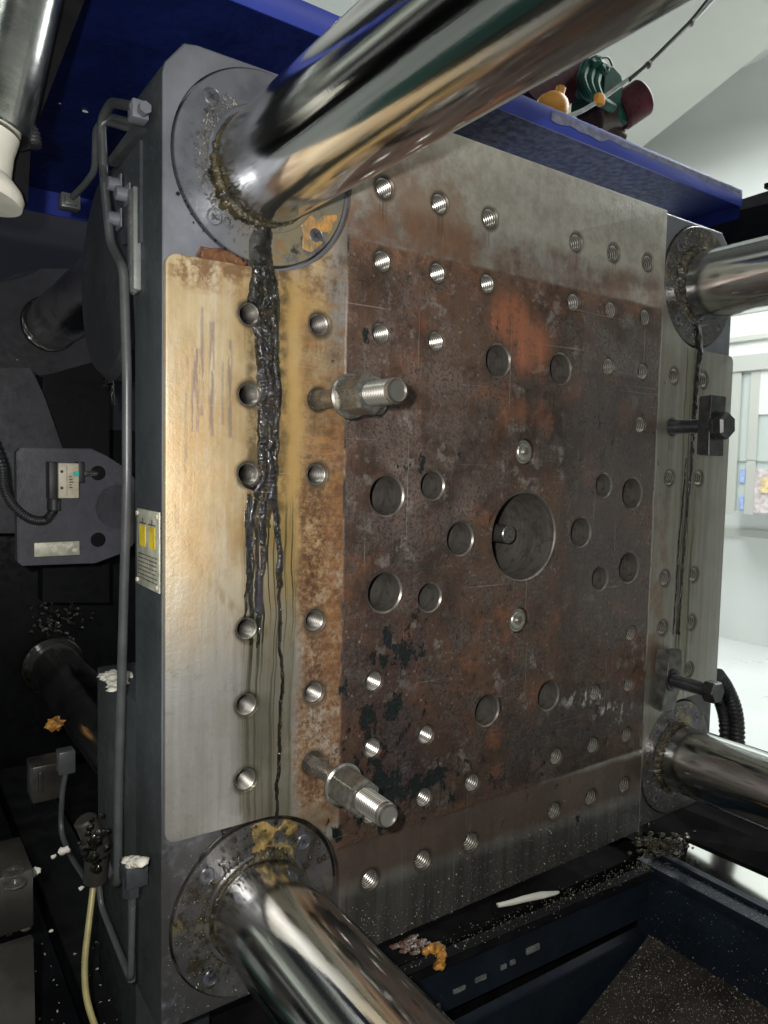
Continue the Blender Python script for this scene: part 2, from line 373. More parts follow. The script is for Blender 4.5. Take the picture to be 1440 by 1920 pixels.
    b = m.mix(m.mul(m.rect(xs, zs, .13, .352, .285, .422, .003), m.sm(n2, .3, .7), .55), b, (.15, .135, .13))
    b = m.mix(m.mul(m.rect(X, Z, -.02, .34, -.40, -.30, .04), .6), b, (.045, .042, .042))
    b = m.mix(m.mul(m.rect(X, Z, -.36, -.12, .02, .36, .05), m.sm(n2, .35, .65), .65), b, (.165, .118, .098))
    # vertical shades left by mould plates
    for x0, x1, k in ((-.355, -.27, .30), (-.22, -.14, .18), (.09, .14, .25)):
        b = m.mix(m.mul(m.rect(xs, z, x0, x1, -.44, .24, .006), k), b, (.04, .025, .02))
    # red lead patch
    # pale flakes
    b = m.mix(m.mul(m.sm(m.voro(62), .16, .08), m.sm(n1, .45, .55), .45), b, (.26, .25, .23))
    b = m.mix(m.mul(m.sm(n4, .50, .60), m.sm(n2, .38, .62), .75), b, (.012, .009, .008)); b = m.mix(m.mul(m.sm(n4, .44, .34), .35), b, (.14, .10, .08))
    b = m.mix(m.mul(m.sm(m.noise(90, 6, .75, off=81), .60, .66), .8), b, (.010, .008, .008)); b = m.mix(m.mul(m.sm(m.noise(95, 6, .75, off=83), .61, .67), m.sm(n1, .4, .6), .7), b, (.27, .24, .21))
    b = m.mix(m.mul(m.mx(m.ell(X, Z, -.045, .345, .045, .045, .5), m.ell(X, Z, -.005, .315, .05, .042, .5)), m.sm(n3, .30, .52), .9), b, m.mix(m.sm(vst, .3, .7), (.34, .12, .06), (.21, .085, .045)))
    c = m.mix(foot, c, b)
    c = m.mix(m.mul(m.rect(X, Z, -.40, .368, .47, .7, .03), .7), c, m.mix(m.sm(n3, .35, .65), (.50, .475, .41), (.36, .335, .28)))  # top strip paler: ceiling reflection painted into the colour
    # rust creeping onto the machined strips above and below
    up_ = m.mul(m.rect(X, Z, -.36, .37, .40, .475, .022), m.sm(n2, .30, .62))
    c = m.mix(m.mul(up_, .75), c, m.mix(m.sm(n3, .4, .6), (.19, .095, .055), (.10, .05, .035)))
    up2 = m.mul(m.rect(X, Z, -.36, -.13, .42, .56, .03), m.sm(n2, .35, .6)); c = m.mix(m.mul(up2, .6), c, (.24, .125, .07))
    slope = m.add(z, m.mul(x, .05))
    dn = m.mul(m.sm(m.add(slope, m.mul(wn, .02)), -.425, -.44), m.sm(m.add(slope, m.mul(wn2, .03)), -.535, -.50)); c = m.mix(m.mul(dn, m.rect(X, z, -.5, .40, -.7, 0, .02), .85), c, m.mix(m.sm(n2, .35, .65), (.095, .052, .034), (.060, .038, .028)))
    low = m.mul(m.sm(slope, -.50, -.54), m.sm(x, -.37, -.34)); c = m.mix(m.mul(low, .92), c, m.mix(m.sm(vst, .35, .65), (.040, .038, .037), (.085, .080, .072)))  # bottom strip: the weak light there painted in as dark grey
    # olive right border, stained
    rb = m.sm(xs, .350, .356); c = m.mix(m.mul(rb, m.rect(x, z, .2, .7, -.5, .45, .02), .65), c, m.mix(m.sm(vst, .3, .7), (.165, .158, .125), (.265, .255, .21)))
    c = m.mix(m.mul(m.rect(X, Z, .352, .40, -.30, .06, .012), m.sm(n2, .35, .6), .6), c, (.18, .085, .04))
    # greasy halo round the tapped holes
    gx = m.sub(m.m_('MODULO', m.add(m.mul(x, 10.0), 20.5), 1.0), .5); gz = m.sub(m.m_('MODULO', m.add(m.mul(z, 10.0), 20.5), 1.0), .5)
    gd = m.mul(m.m_('SQRT', m.add(m.mul(gx, gx), m.mul(gz, gz))), .1)
    ax_, az_ = m.m_('ABSOLUTE', x), m.m_('ABSOLUTE', z)
    hz_ = m.mx(m.mul(m.sm(ax_, .35, .36), m.sm(ax_, .551, .549), m.sm(az_, .049, .051), m.sm(az_, .351, .349)), m.mul(m.sm(az_, .35, .36), m.sm(az_, .551, .549), m.sm(ax_, .049, .051), m.sm(ax_, .351, .349)))
    c = m.mix(m.mul(m.sm(m.add(gd, m.mul(m.sub(n2, .5), .014)), .0225, .0160), hz_, .75), c, (.05, .038, .022))
    c = m.mix(m.mul(m.rect(gx, gz, -.10, .10, -.45, .0, .06), hz_, m.sm(vst2, .45, .62), .45), c, (.06, .045, .028))
    # stains round footprint edge
    ed = m.m_('ABSOLUTE', m.sub(xs, -.357)); c = m.mix(m.mul(m.sm(ed, .003, .0008), m.sm(n2, .47, .6), m.sm(z, .45, .42)), c, (.03, .035, .035))
    ed2 = m.m_('ABSOLUTE', m.sub(xs, .351)); c = m.mix(m.mul(m.sm(ed2, .003, .0008), m.sm(n2, .3, .6), m.sm(z, .44, .42)), c, (.30, .29, .27))
    # black pitting
    pz = m.noise(1, 7, .7, sc3=(42, 1, 24), off=31)
    pr_ = m.add(m.add(m.ell(X, Z, -.23, .12, .045, .02, .5), m.ell(X, Z, -.25, -.155, .05, .04, .5)), m.add(m.rect(X, Z, -.357, -.24, -.44, -.22, .03), m.rect(X, Z, -.30, -.10, -.43, -.35, .02)))
    pit = m.mul(m.sm(m.add(pz, m.mul(pr_, .14)), .645, .675), m.sm(m.m_('ABSOLUTE', x), .45, .36), m.sm(z, .40, .30))
    c = m.mix(pit, c, (.008, .012, .012))
    # white scrapes near the lower right bar
    scr = m.mul(m.add(m.ell(X, Z, .17, -.305, .05, .014, .5), m.ell(X, Z, .25, -.345, .05, .02, .5)), m.sm(m.noise(1, 5, .7, sc3=(60, 1, 26), off=41), .53, .60)); c = m.mix(m.mul(scr, .8), c, (.48, .46, .42))
    # scratches
    sc1 = m.sm(m.noise(1, 3, .5, sc3=(320, 1, 3.5), off=51, dist=.4), .70, .74); sc2 = m.sm(m.noise(1, 3, .5, sc3=(4, 1, 320), off=55, dist=.5), .71, .75)
    c = m.mix(m.mul(m.add(sc1, sc2), .35), c, (.40, .37, .32))
    # oil: dark runs left and right, olive film between them
    drift = m.mul(m.sub(m.noise(1, 3, .6, sc3=(3, 1, 7), off=61), .5), .02)
    xo = m.add(x, drift)
    run = m.noise(1, 4, .6, sc3=(210, 1, 1.2), off=63)
    xo2 = m.vec(xo, 0.0, z)
    run = m.noise(1, 4, .6, sc3=(200, 1, 1.6), off=63, vec=xo2)
    filmL = m.mul(m.rect(xo, z, -.505, -.432, -.37, .5, .006), m.sm(m.add(z, m.mul(m.sub(n2, .5), .15)), .11, -.01)); filmL = m.mul(filmL, m.mx(m.sm(x, -.470, -.462), m.sm(z, .05, .03))); filmR = m.rect(xo, z, .438, .492, -.36, .36, .008)
    film = m.add(filmL, filmR)
    c = m.mix(m.mul(film, .45), c, (.13, .115, .05))
    dark = m.mul(m.sm(run, .50, .57), m.add(m.mul(m.rect(xo, z, -.505, -.470, -.12, .076, .004), 1.0), m.add(m.mul(filmL, m.sm(z, -.37, -.05, .35, .8)), m.mul(filmR, .8))))
    c = m.mix(m.m_('MINIMUM', dark, 1.0), c, (.018, .018, .008))
    # wet smear below the holes
    c = m.mix(m.mul(m.rect(X, Z, -.50, -.465, -.30, -.20, .012), .45), c, (.07, .07, .055))
    # rust halo near upper rings
    c = m.mix(m.mul(m.rect(X, Z, -.60, -.35, .335, .40, .012), m.sm(n3, .42, .6), .7), c, (.12, .06, .025))
    rough = m.add(m.mul(n2, .25), .30)
    rough = m.mixf(foot, rough, m.add(m.mul(n2, .45), .16))
    rough = m.mixf(m.m_('MINIMUM', m.add(film, 0.0), 1.0), rough, .16)
    wet = m.mul(foot, m.sm(Z, .0, -.35), m.sm(n1, .35, .6)); rough = m.mixf(m.mul(wet, .5), rough, .22)
    metal = m.mixf(foot, .55, .15); metal = m.mixf(m.mul(tan, .8), metal, .12); metal = m.mixf(ob, metal, .0)
    h = m.add(m.mul(n3, .5), m.mul(n4, .25)); h = m.add(h, m.mul(vst2, .12)); h = m.sub(h, m.mul(pit, .9))
    h = m.mul(h, m.mixf(foot, .6, 1.9)); h = m.add(h, m.mul(foot, m.sm(n2, .45, .62), -.5))
    m.bump(h, .8, .003)
    return m.set(c, rough, metal, m.mixf(foot, .5, .30))
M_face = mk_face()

# ================================================================== setting
def slab(name, pts, off, mat, kind='structure'):
    bm = B(); prism(bm, pts, off); o = link(name, fin(bm, None), mat); o['kind'] = kind; return o
bm = B(); box(bm, -4, 9, -4, 9, -1.40, -1.30); tag(link('floor', fin(bm, None), M_hall), None, None, kind='structure')
bm = B(); box(bm, -1.9, .75, -1.2, 2.2, -1.295, -1.29); tag(link('machine_pit_floor', fin(bm, None), M_teal), None, None, kind='structure')
bm = B(); box(bm, 5.0, 5.15, -3.5, 8, -1.3, 3.4); tag(link('side_wall', fin(bm, None), M_wall), 'bright white hall wall beyond the right edge of the platen', 'wall', kind='structure')
bm = B(); box(bm, -4, 5.0, 7.0, 7.15, -1.3, 3.4); tag(link('back_wall', fin(bm, None), M_wall), 'white far hall wall behind the pump', 'wall', kind='structure')
bm = B(); box(bm, 1.6, 5.15, 1.2, 7.15, 3.4, 3.5); tag(link('ceiling', fin(bm, None), M_wall), 'pale hall ceiling above the blue cover', 'ceiling', kind='structure')
# big sloping grey duct crossing the upper right
P_ = [at(1080, 120, Z=2.9), at(1310, -40, Z=2.9), at(1600, -40, Z=2.9), at(1440, 88, Z=2.9), at(1205, 275, Z=2.9), at(990, 430, Z=2.9), at(880, 270, Z=2.9)]
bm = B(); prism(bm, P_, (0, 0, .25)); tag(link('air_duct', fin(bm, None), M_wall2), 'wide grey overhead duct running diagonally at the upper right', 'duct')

for k_, (ya, yb, za, zb) in enumerate(((-3.5, 8, -.42, -.36), (-3.5, 8, 1.18, 1.22))):
    bm = B(); box(bm, 4.97, 4.999, ya, yb, za, zb); tag(link('wall_trunking', fin(bm, None), M_wall2), ['low grey trunking strip along the hall wall', 'high grey trunking strip along the hall wall, above the cabinet'][k_], 'trunking')
# ================================================================== the platen
BX = .478; BZ = .4835; HALF = .607
plat = thing('machine_platen', 'large square oil-stained rusty steel platen full of tapped holes, threaded by four chrome bars', 'platen', (0, .06, -.617))
def arc(cx, cz, r, a0, a1, n):
    return [(cx + r * math.cos(math.radians(a0 + (a1 - a0) * k / n)), cz + r * math.sin(math.radians(a0 + (a1 - a0) * k / n))) for k in range(n + 1)]
HOLE = []
for s in (-1, 1):
    for v in (-3, -2, -1, 1, 2, 3):
        HOLE += [(s * .4, v * .1), (s * .5, v * .1)]
    for v in (-3, -2, 2, 3): HOLE.append((s * .3, v * .1))
    for v in (-3, 3): HOLE.append((s * .2, v * .1))
    for v in (-5, -4, 4, 5):
        for u in (1, 2, 3): HOLE.append((s * u * .1, v * .1))
RT = .0147
BORE = [(0, 0, .0735)]
for s in (-1, 1):
    BORE += [(s * .142, 0.002, .026)]
    for t in (-1, 1): BORE += [(s * .284, t * .0705, .029), (s * .2, t * .0855, .0215), (s * .073, t * .284, .0255)]
SCREWS = [(-.005, .141), (-.006, -.142)]
def cutter():
    bm = B()
    for u, v in HOLE: lathe(bm, [(0, -.01), (RT + .0026, -.01), (RT + .0026, 0), (RT + .0002, .0022), (RT + .0002, .055), (0, .055)], (u, 0, v), seg=28)
    for u, v, r in BORE: lathe(bm, [(0, -.01), (r + .0025, -.01), (r + .0025, 0), (r, .0022), (r, .2), (0, .2)], (u, 0, v), seg=48)
    for u, v in SCREWS: lathe(bm, [(0, -.01), (.0225, -.01), (.0225, 0), (.0215, .001), (.0215, .022), (0, .022)], (u, 0, v), seg=36)
    me = fin(bm, None); return link('cut', me, None)
def cut(o, c):
    md = o.modifiers.new('b', 'BOOLEAN'); md.object = c; md.operation = 'DIFFERENCE'; md.solver = 'EXACT'
    bpy.context.view_layer.update()
    dg = bpy.context.evaluated_depsgraph_get(); me = bpy.data.meshes.new_from_object(o.evaluated_get(dg)); o.modifiers.clear(); o.data = me
    for p in me.polygons: p.use_smooth = True
    me.set_sharp_from_angle(angle=math.radians(30))
# face plate outline (clockwise cross with filleted inner corners)
q = arc(-HALF + .014, .358 - .014, .014, 180, 90, 5) + arc(-BX, BZ, .1245, 270, 360, 20) + [(-BX + .1245, .607)]
top = q; outline = list(top)
outline += [(-u, v) for u, v in reversed(top)]
outline += [(-u, -v) for u, v in top]
outline += [(u, -v) for u, v in reversed(top)]
bm = B(); A = [bm.verts.new((u, 0, v)) for u, v in outline]; fA = bm.faces.new(A)
r = bmesh.ops.extrude_face_region(bm, geom=[fA])
for e in r['geom']:
    if isinstance(e, bmesh.types.BMVert): e.co.y = .0097
bm.normal_update()
es = [e for e in bm.edges if all(abs(v.co.y) < 1e-6 for v in e.verts)]
bmesh.ops.bevel(bm, geom=es, offset=.0016, segments=2, affect='EDGES', profile=.5)
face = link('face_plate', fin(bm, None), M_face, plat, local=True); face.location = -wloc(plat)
face['label'] = 'rust-brown machined face with tan left pad and greased edge'
# casting behind it
ch = .032; CH = .05; F = .608
o2 = [(-F, -F), (-F, F - ch - .012)] + [(-F + .003, F - ch), (-F + ch - .006, F - .003), (-F + ch + .01, F)] + [(F - CH, F), (F - .012, F - CH * .7), (F, F - CH - .01), (F, -F)]
bm = B(); prism(bm, [(u, .010, v) for u, v in o2], (0, .108, 0))
bm.normal_update(); es = [e for e in bm.edges if all(abs(v.co.y - .010) < 1e-5 for v in e.verts)]
bmesh.ops.bevel(bm, geom=es, offset=.004, segments=3, affect='EDGES', profile=.5)
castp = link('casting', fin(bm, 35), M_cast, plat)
bpy.context.view_layer.update()
cc = cutter()
bm = B()
for sx_ in (-1, 1):
    for sz_ in (-1, 1): lathe(bm, [(0, -.01), (.1205, -.01), (.1205, .028), (.069, .028), (.069, .2), (0, .2)], (sx_ * BX, 0, sz_ * BZ), seg=72)
c2 = link('cut2', fin(bm, None), None)
bpy.context.view_layer.update()
cut(face, cc); cut(castp, cc); cut(castp, c2)
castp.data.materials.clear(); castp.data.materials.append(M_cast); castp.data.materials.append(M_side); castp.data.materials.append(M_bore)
for p in castp.data.polygons:
    if abs(p.normal.x) > .8 and abs(p.center.x) > .6: p.material_index = 1
    elif abs(p.center.x) < .52 and max(abs(p.center.x), 0) < .36 and p.center.y > .012 and p.area < .01 and abs(p.center.z) < .56 and abs(p.normal.y) < .5: p.material_index = 2
    else: p.material_index = 0
bpy.data.objects.remove(cc); bpy.data.objects.remove(c2)
# threaded liners
bm = B(); prof = [(RT, .0025)]; t = .0025
while t < .044: prof += [(RT - .0020, t + .0016), (RT - .0020, t + .0028), (RT, t + .0044)]; t += .0046
prof += [(RT - .001, t + .001), (.006, t + .008), (0, t + .009)]
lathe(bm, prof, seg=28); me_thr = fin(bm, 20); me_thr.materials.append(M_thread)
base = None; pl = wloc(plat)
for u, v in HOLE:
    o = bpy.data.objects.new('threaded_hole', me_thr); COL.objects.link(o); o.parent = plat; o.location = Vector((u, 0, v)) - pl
def bore_me(r):
    bm = B(); lathe(bm, [(r + .0021, -.0002), (r + .0021, .0002), (r - .0003, .0022), (r - .0003, .198), (.0, .199)] if r < .05 else [(r + .0021, -.0002), (r + .0021, .0002), (r - .0003, .0022), (r - .006, .13), (r - .012, .30), (.017, .30)], seg=48); me = fin(bm, 30); me.materials.append(M_bore); return me
bms = {}
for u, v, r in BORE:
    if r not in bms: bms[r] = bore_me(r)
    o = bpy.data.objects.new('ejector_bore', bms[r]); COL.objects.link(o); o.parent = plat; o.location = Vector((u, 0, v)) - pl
# socket cap screws either side of the centre bore
bm = B(); lathe(bm, [(.0205, .020), (.0205, .006), (.019, .0045), (.0165, .0045), (.0165, .009), (.0155, .009), (.0155, .0035), (.014, .0020), (.0085, .0020), (.0085, .014), (0, .015)], seg=36)
me_s = fin(bm, 25); me_s.materials.append(simple('screw_steel', (.40, .39, .34), .35, .8, .3, 60, .3))
for u, v in SCREWS:
    o = bpy.data.objects.new('cap_screw', me_s); COL.objects.link(o); o.parent = plat; o.location = Vector((u, 0, v)) - pl
# retaining rings with wiper lip and four cross screws each
bm = B(); lathe(bm, [(.1178, .027), (.1178, .0062), (.1168, .005), (.0775, .005), (.077, .0035), (.0745, .0015), (.0700, .0015), (.0685, .004), (.0685, .03)], seg=96); me_ring = fin(bm, 30); me_ring.materials.append(M_ring)
bm = B(); lathe(bm, [(.0108, .006), (.0108, .0046), (.0100, .0052), (.0092, .0046), (.0085, .0040), (0, .0040)], seg=28)
for a in (45, 135):
    box(bm, -.0048, .0048, .0028, .0034 - a * .000003, -.0010, .0010, M=Matrix.Rotation(math.radians(a), 4, 'Y'))
me_cs = fin(bm, 30); me_cs.materials.append(simple('screw_paint', (.10, .105, .12), .35, .4, .3, 60, .2)); me_cs.materials.append(M_ink)
for p in me_cs.polygons: p.material_index = 1 if (len(p.vertices) == 4 and p.center.y < .00335 and math.hypot(p.center.x, p.center.z) < .006) else 0
for sx_ in (-1, 1):
    for sz_ in (1, -1):
        rg = bpy.data.objects.new('retaining_ring', me_ring); COL.objects.link(rg); rg.parent = plat; rg.location = Vector((sx_ * BX, 0, sz_ * BZ)) - pl
        if sz_ < 0 or sx_ > 0:
            if 'ring2' not in bpy.data.meshes: mr_ = me_ring.copy(); mr_.name = 'ring2'; mr_.materials.clear(); mr_.materials.append(M_ring2)
            rg.data = bpy.data.meshes['ring2']
        for k in range(4):
            a = math.radians(47 + 90 * k); sw = bpy.data.objects.new('screw', me_cs); COL.objects.link(sw); sw.parent = rg; sw.location = (.099 * math.cos(a), 0, .099 * math.sin(a))

# grease: height field on the face
def grease_sheet(name, x0, x1, z0, z1, fn, step=.0012, y=-.0003, mat=None):
    nx = int((x1 - x0) / step); nz = int((z1 - z0) / step); bm = B(); g = {}
    H = {}
    for i in range(nx + 1):
        for j in range(nz + 1):
            H[i, j] = fn(x0 + i * step, z0 + j * step)
    def vv(i, j):
        if (i, j) not in g: g[i, j] = bm.verts.new((x0 + i * step, y - max(H[i, j], -.0004), z0 + j * step))
        return g[i, j]
    for i in range(nx):
        for j in range(nz):
            if max(H[i, j], H[i + 1, j], H[i, j + 1], H[i + 1, j + 1]) > 0:
                bm.faces.new((vv(i, j), vv(i + 1, j), vv(i + 1, j + 1), vv(i, j + 1)))
    me = fin(bm, 180); return link(name, me, mat or M_grease, plat)
def nz(x, z, f, o=0.): return mnoise.noise(Vector((x * f + o, o * 1.7, z * f)))
def lerp(z, tab):
    if z >= tab[0][0]: return tab[0][1]
    for (a, va), (b, vb) in zip(tab, tab[1:]):
        if z >= b: t = (z - b) / (a - b); return vb + (va - vb) * t
    return tab[-1][1]
CEN = [(.42, -.487), (.36, -.484), (.30, -.478), (.20, -.474), (.10, -.473), (.05, -.478), (.0, -.479), (-.1, -.484), (-.13, -.486)]
WID = [(.42, .016), (.36, .014), (.345, .018), (.325, .022), (.29, .018), (.26, .0135), (.18, .015), (.10, .0135), (.07, .010), (.055, .006), (0, .0035), (-.08, .0045), (-.13, .0)]
RIV = [(.12, -.463), (.03, -.459), (-.05, -.456), (-.12, -.450), (-.2, -.451), (-.3, -.452), (-.37, -.452)]
def left_h(x, z):
    x += nz(x, z, 14, 3) * .005 + nz(x, z, 45, 9) * .0032 + nz(x, z, 110, 19) * .0012
    h = -1.
    c = lerp(z, CEN); wd = lerp(z, WID); d = abs(x - c)
    if wd > .009:
        for k, (of, ww, fr) in enumerate(((-.62, .40, 9), (-.12, .36, 12), (.30, .34, 8), (.70, .33, 14), (.05, .22, 20))):
            cc_ = c + wd * (of + .38 * mnoise.noise(Vector((k * 5.3, 1.7, z * fr)))); w2 = wd * ww * (1 + .5 * mnoise.noise(Vector((k * 3.1, 9, z * 55))))
            q_ = 1 - ((x - cc_) / w2) ** 2
            if q_ > 0: h = max(h, q_ ** .6 * (.0034 + .0022 * mnoise.noise(Vector((k * 2.3, 4, z * 70)))))
    elif wd > 0: h = max(h, (1 - (d / max(wd, 1e-4)) ** 2) * .002)
    if z < .12:
        d = abs(x - lerp(z, RIV)); wr_ = .0042 if z > -.05 else .0022
        h = max(h, (1 - (d / wr_) ** 2) * .0022)
        for k, xx in enumerate((-.502, -.498, -.4935, -.489)):
            if z < .074 - k * .003 and z > -.115 + k * .012 + (k == 1) * .05:
                d = abs(x - xx - nz(0, z, 12, k) * .0015); h = max(h, (1 - (d / .0013) ** 2) * .0006)
    # splat over the third hole
    dd = math.hypot((x + .497) / .014, (z - .089) / .009); 
    if dd < 1: h = max(h, (1 - dd * dd) * .004)
    dd = math.hypot((x + .485) / .012, (z - .083) / .016)
    if dd < 1: h = max(h, (1 - dd * dd) * .004)
    if h > 0:
        h = h * (1 + .25 * nz(x, z, 240, 2)) + .0002
    # keep out of the open tapped holes
    for v in (.3, .2, .1, -.1, -.2, -.3):
        if math.hypot(x + .5, z - v) < RT + .0005: h = -1
    return h
g1 = grease_sheet('grease_streak', -.52, -.432, -.372, .362, left_h)
CR = [(.37, .486), (.30, .476), (.2, .474), (.12, .470), (.0, .462), (-.1, .457), (-.2, .455)]
def right_h(x, z):
    x += nz(x, z, 18, 13) * .004 + nz(x, z, 60, 19) * .0016
    w_ = lerp(z, [(.37, .012), (.33, .009), (.2, .006), (.1, .004), (-.05, .003), (-.2, .002)])
    h = (1 - ((x - lerp(z, CR)) / w_) ** 2) * .003
    if z < .14: h = max(h, (1 - ((x - lerp(z, CR) + .018) / .0022) ** 2) * .001)
    if h > 0: h *= (1 + .8 * nz(x, z, 90, 4)); h += .0014 * nz(x, z, 200, 2)
    for v in (.3, .2, .1, -.1, -.2, -.3):
        if math.hypot(x - .5, z - v) < RT + .0005: h = -1
    return h
grease_sheet('grease_streak', .43, .51, -.22, .362, right_h)
rdp = random.Random(44); bm = B()
for k in range(330):
    z_ = rdp.uniform(.06, .36) if k < 240 else rdp.uniform(-.36, .06)
    x_ = lerp(z_, CEN) + rdp.uniform(-.9, .9) * max(lerp(z_, WID), .002) if k < 240 else lerp(z_, RIV) + rdp.gauss(0, .0015)
    hh = left_h(x_, z_)
    if hh > 0: blob(bm, (x_, -hh - .0001, z_), rdp.uniform(.0006, .0017), (1, .8, 1.5), 2, .1, 2, k)
gb_ = link('grease_beads', fin(bm, 180), None, plat); gb_['kind'] = 'stuff'; gb_.data.materials.append(mk_grease('wet_grease_bead', (.02, .016, .008), (.06, .045, .02), .02))
grease_sheet('oil_film', -.51, -.45, .03, .36, lambda x, z: (.0003 if abs(x - lerp(z, CEN) + nz(x, z, 40, 3) * .004) < lerp(z, [(.36, .014), (.325, .02), (.26, .016), (.05, .012)]) and all(math.hypot(x + .5, z - v) > RT + .001 for v in (.3, .2, .1)) else -1), y=-.0002, mat=mk_grease('olive_oil_film', (.022, .017, .007), (.05, .036, .012), .04))
# lumpy grease collars where bars enter the rings
def collar(cx, cz, a0, a1, wid, mat, seed, y0=.0015, n=240):
    bm = B(); rows = []
    for k in range(n + 1):
        a = math.radians(a0 + (a1 - a0) * k / n); tt = k / n; env = math.sin(PI * tt) ** .45 if a1 - a0 < 359 else 1
        w_ = wid(math.degrees(a)) * env * (1 + .45 * mnoise.noise(Vector((math.cos(a) * 9, math.sin(a) * 9, seed))) + .3 * mnoise.noise(Vector((math.cos(a) * 40, math.sin(a) * 40, seed))))
        row = []
        for j in range(7):
            u = j / 6; rr = .0672 + u * max(w_, .001); ht = math.sin(PI * min(1, u * .8 + .2)) * .5 * min(w_, .014) * (1 + .6 * mnoise.noise(Vector((math.cos(a) * 60, math.sin(a) * 60, u * 4 + seed)))) + .0012
            if j == 6: ht = -.003
            row.append(bm.verts.new((cx + rr * math.cos(a), y0 - ht, cz + rr * math.sin(a))))
        rows.append(row)
    for a, b in zip(rows, rows[1:]):
        for j in range(6): bm.faces.new((a[j], a[j + 1], b[j + 1], b[j]))
    me = fin(bm, 180); return link('grease_collar', me, mat, plat)
collar(-BX, BZ, 105, 330, lambda d: .005 + .009 * math.exp(-((d - 225) / 40) ** 2), M_grease2, 1)
collar(BX, BZ, 60, 300, lambda d: .008 + .007 * math.exp(-((d - 120) / 60) ** 2), M_grease2, 2)
collar(BX, -BZ, 60, 270, lambda d: .011, M_grease2, 3)
collar(-BX, -BZ, 20, 260, lambda d: .004 + .012 * math.exp(-((d - 70) / 30) ** 2), M_grease2, 4)
# stringy crumbs thrown round the bars: one mesh of blobs per ring
def crumbs(cx, cz, n, a0, a1, r0, r1, y, mat, seed, smin=.0008, smax=.0028):
    rd = random.Random(seed); bm = B()
    for k in range(n):
        a = math.radians(rd.uniform(a0, a1)); rr = r0 + (r1 - r0) * rd.random() ** 1.8; s_ = rd.uniform(smin, smax)
        blob(bm, (cx + rr * math.cos(a), y - s_ * .3, cz + rr * math.sin(a)), s_, (1, .7, 1), 1, .5, 2, k)
    return link('grease_crumbs', fin(bm, 180), mat, plat)
M_crumb = mk_grease('grease_crumb', (.05, .045, .035), (.30, .28, .23), .08)
crumbs(-BX, BZ, 900, 120, 262, .071, .094, .004, M_crumb, 11, .0005, .0017)
crumbs(-BX, BZ, 160, 200, 262, .085, .125, .009, M_grease, 12)
crumbs(BX, BZ, 500, 75, 270, .070, .112, .004, M_crumb, 13, .0006, .0018)
crumbs(BX, -BZ, 320, 70, 270, .070, .110, .004, M_crumb, 14, .0006, .0018)
crumbs(-BX, -BZ, 200, 20, 230, .075, .118, .004, M_grease2, 15)
# thick run across the upper left ring and recess
bm = B(); pts = []
def run_h(x, z):
    x += nz(x, z, 16, 33) * .004
    w_ = lerp(z, [(.43, .006), (.40, .013), (.35, .017)]); h = (1 - ((x - lerp(z, [(.43, -.474), (.39, -.486), (.35, -.484)])) / w_) ** 2) * .004
    if h > 0: h = h * (1 + .7 * nz(x, z, 110, 1)) + .001 * max(0, nz(x, z, 60, 5))
    return h
grease_sheet('grease_run', -.515, -.455, .358, .425, run_h, y=.004)
def run_r(x, z):
    x += nz(x, z, 16, 43) * .003; h = (1 - ((x - lerp(z, [(.43, .470), (.36, .487)])) / .013) ** 2) * .004
    return h * (1 + .7 * nz(x, z, 90, 1)) if h > 0 else h
grease_sheet('grease_run', .45, .51, .357, .42, run_r, y=.004)
# red-brown wet film on the corner below the ring
def film_h(x, z):
    e = .367 + nz(x, z, 40, 2) * .004; a = (z - .360) / .014 + max(0, (-.548 - x)) / .02
    return (.0008 if (x > -.565 + nz(x, z, 30, 4) * .01 and x < -.50 and z < .362 + (x + .565) * .10 + .012 + nz(x, z, 50, 6) * .006 and math.hypot(x + BX, z - BZ) > .1185) else -1)
M_film = mk_grease('red_brown_grease', (.05, .018, .012), (.16, .07, .03), .08)
grease_sheet('grease_film', -.58, -.49, .359, .40, film_h, y=.0095, mat=M_film)
def film_l(x, z):
    r_ = math.hypot(x + BX, z + BZ); e = nz(x, z, 30, 8) * .010
    return .0012 * (1 + nz(x, z, 90, 2)) if (r_ > .070 and r_ < .1165 and x > -.49 + e and x < -.39 + e and z > -BZ + .05 + e and nz(x, z, 26, 12) > -.12) else -1
M_filmo = mk_grease('ochre_grease', (.06, .045, .015), (.30, .20, .07), .1)
grease_sheet('grease_film', -.50, -.36, -.45, -.36, film_l, y=.0050, mat=M_filmo)
def film_c(x, z):
    r_ = math.hypot(x + BX, z + BZ); e = nz(x, z, 40, 18) * .008
    return .001 if (r_ > .118 and r_ < .1225) or (r_ > .1185 and z < -.3585 and x < -.40 and x > -.53 + e and z > -.375 - (x + .53) * .1 + e) else -1
grease_sheet('grease_film', -.56, -.355, -.48, -.3595, film_c, y=.0092, mat=M_grease)
def film_g(x, z):
    r_ = math.hypot(x + BX, z - BZ); e = nz(x, z, 30, 28) * .008
    return .0006 if (r_ > .075 and r_ < .112 and x > -.455 and z < BZ - .035 + e and nz(x, z, 34, 22) > -.05) else -1
grease_sheet('grease_film', -.46, -.37, .37, .46, film_g, y=.0050, mat=mk_grease('rusty_grease', (.20, .16, .09), (.55, .27, .07), .25))

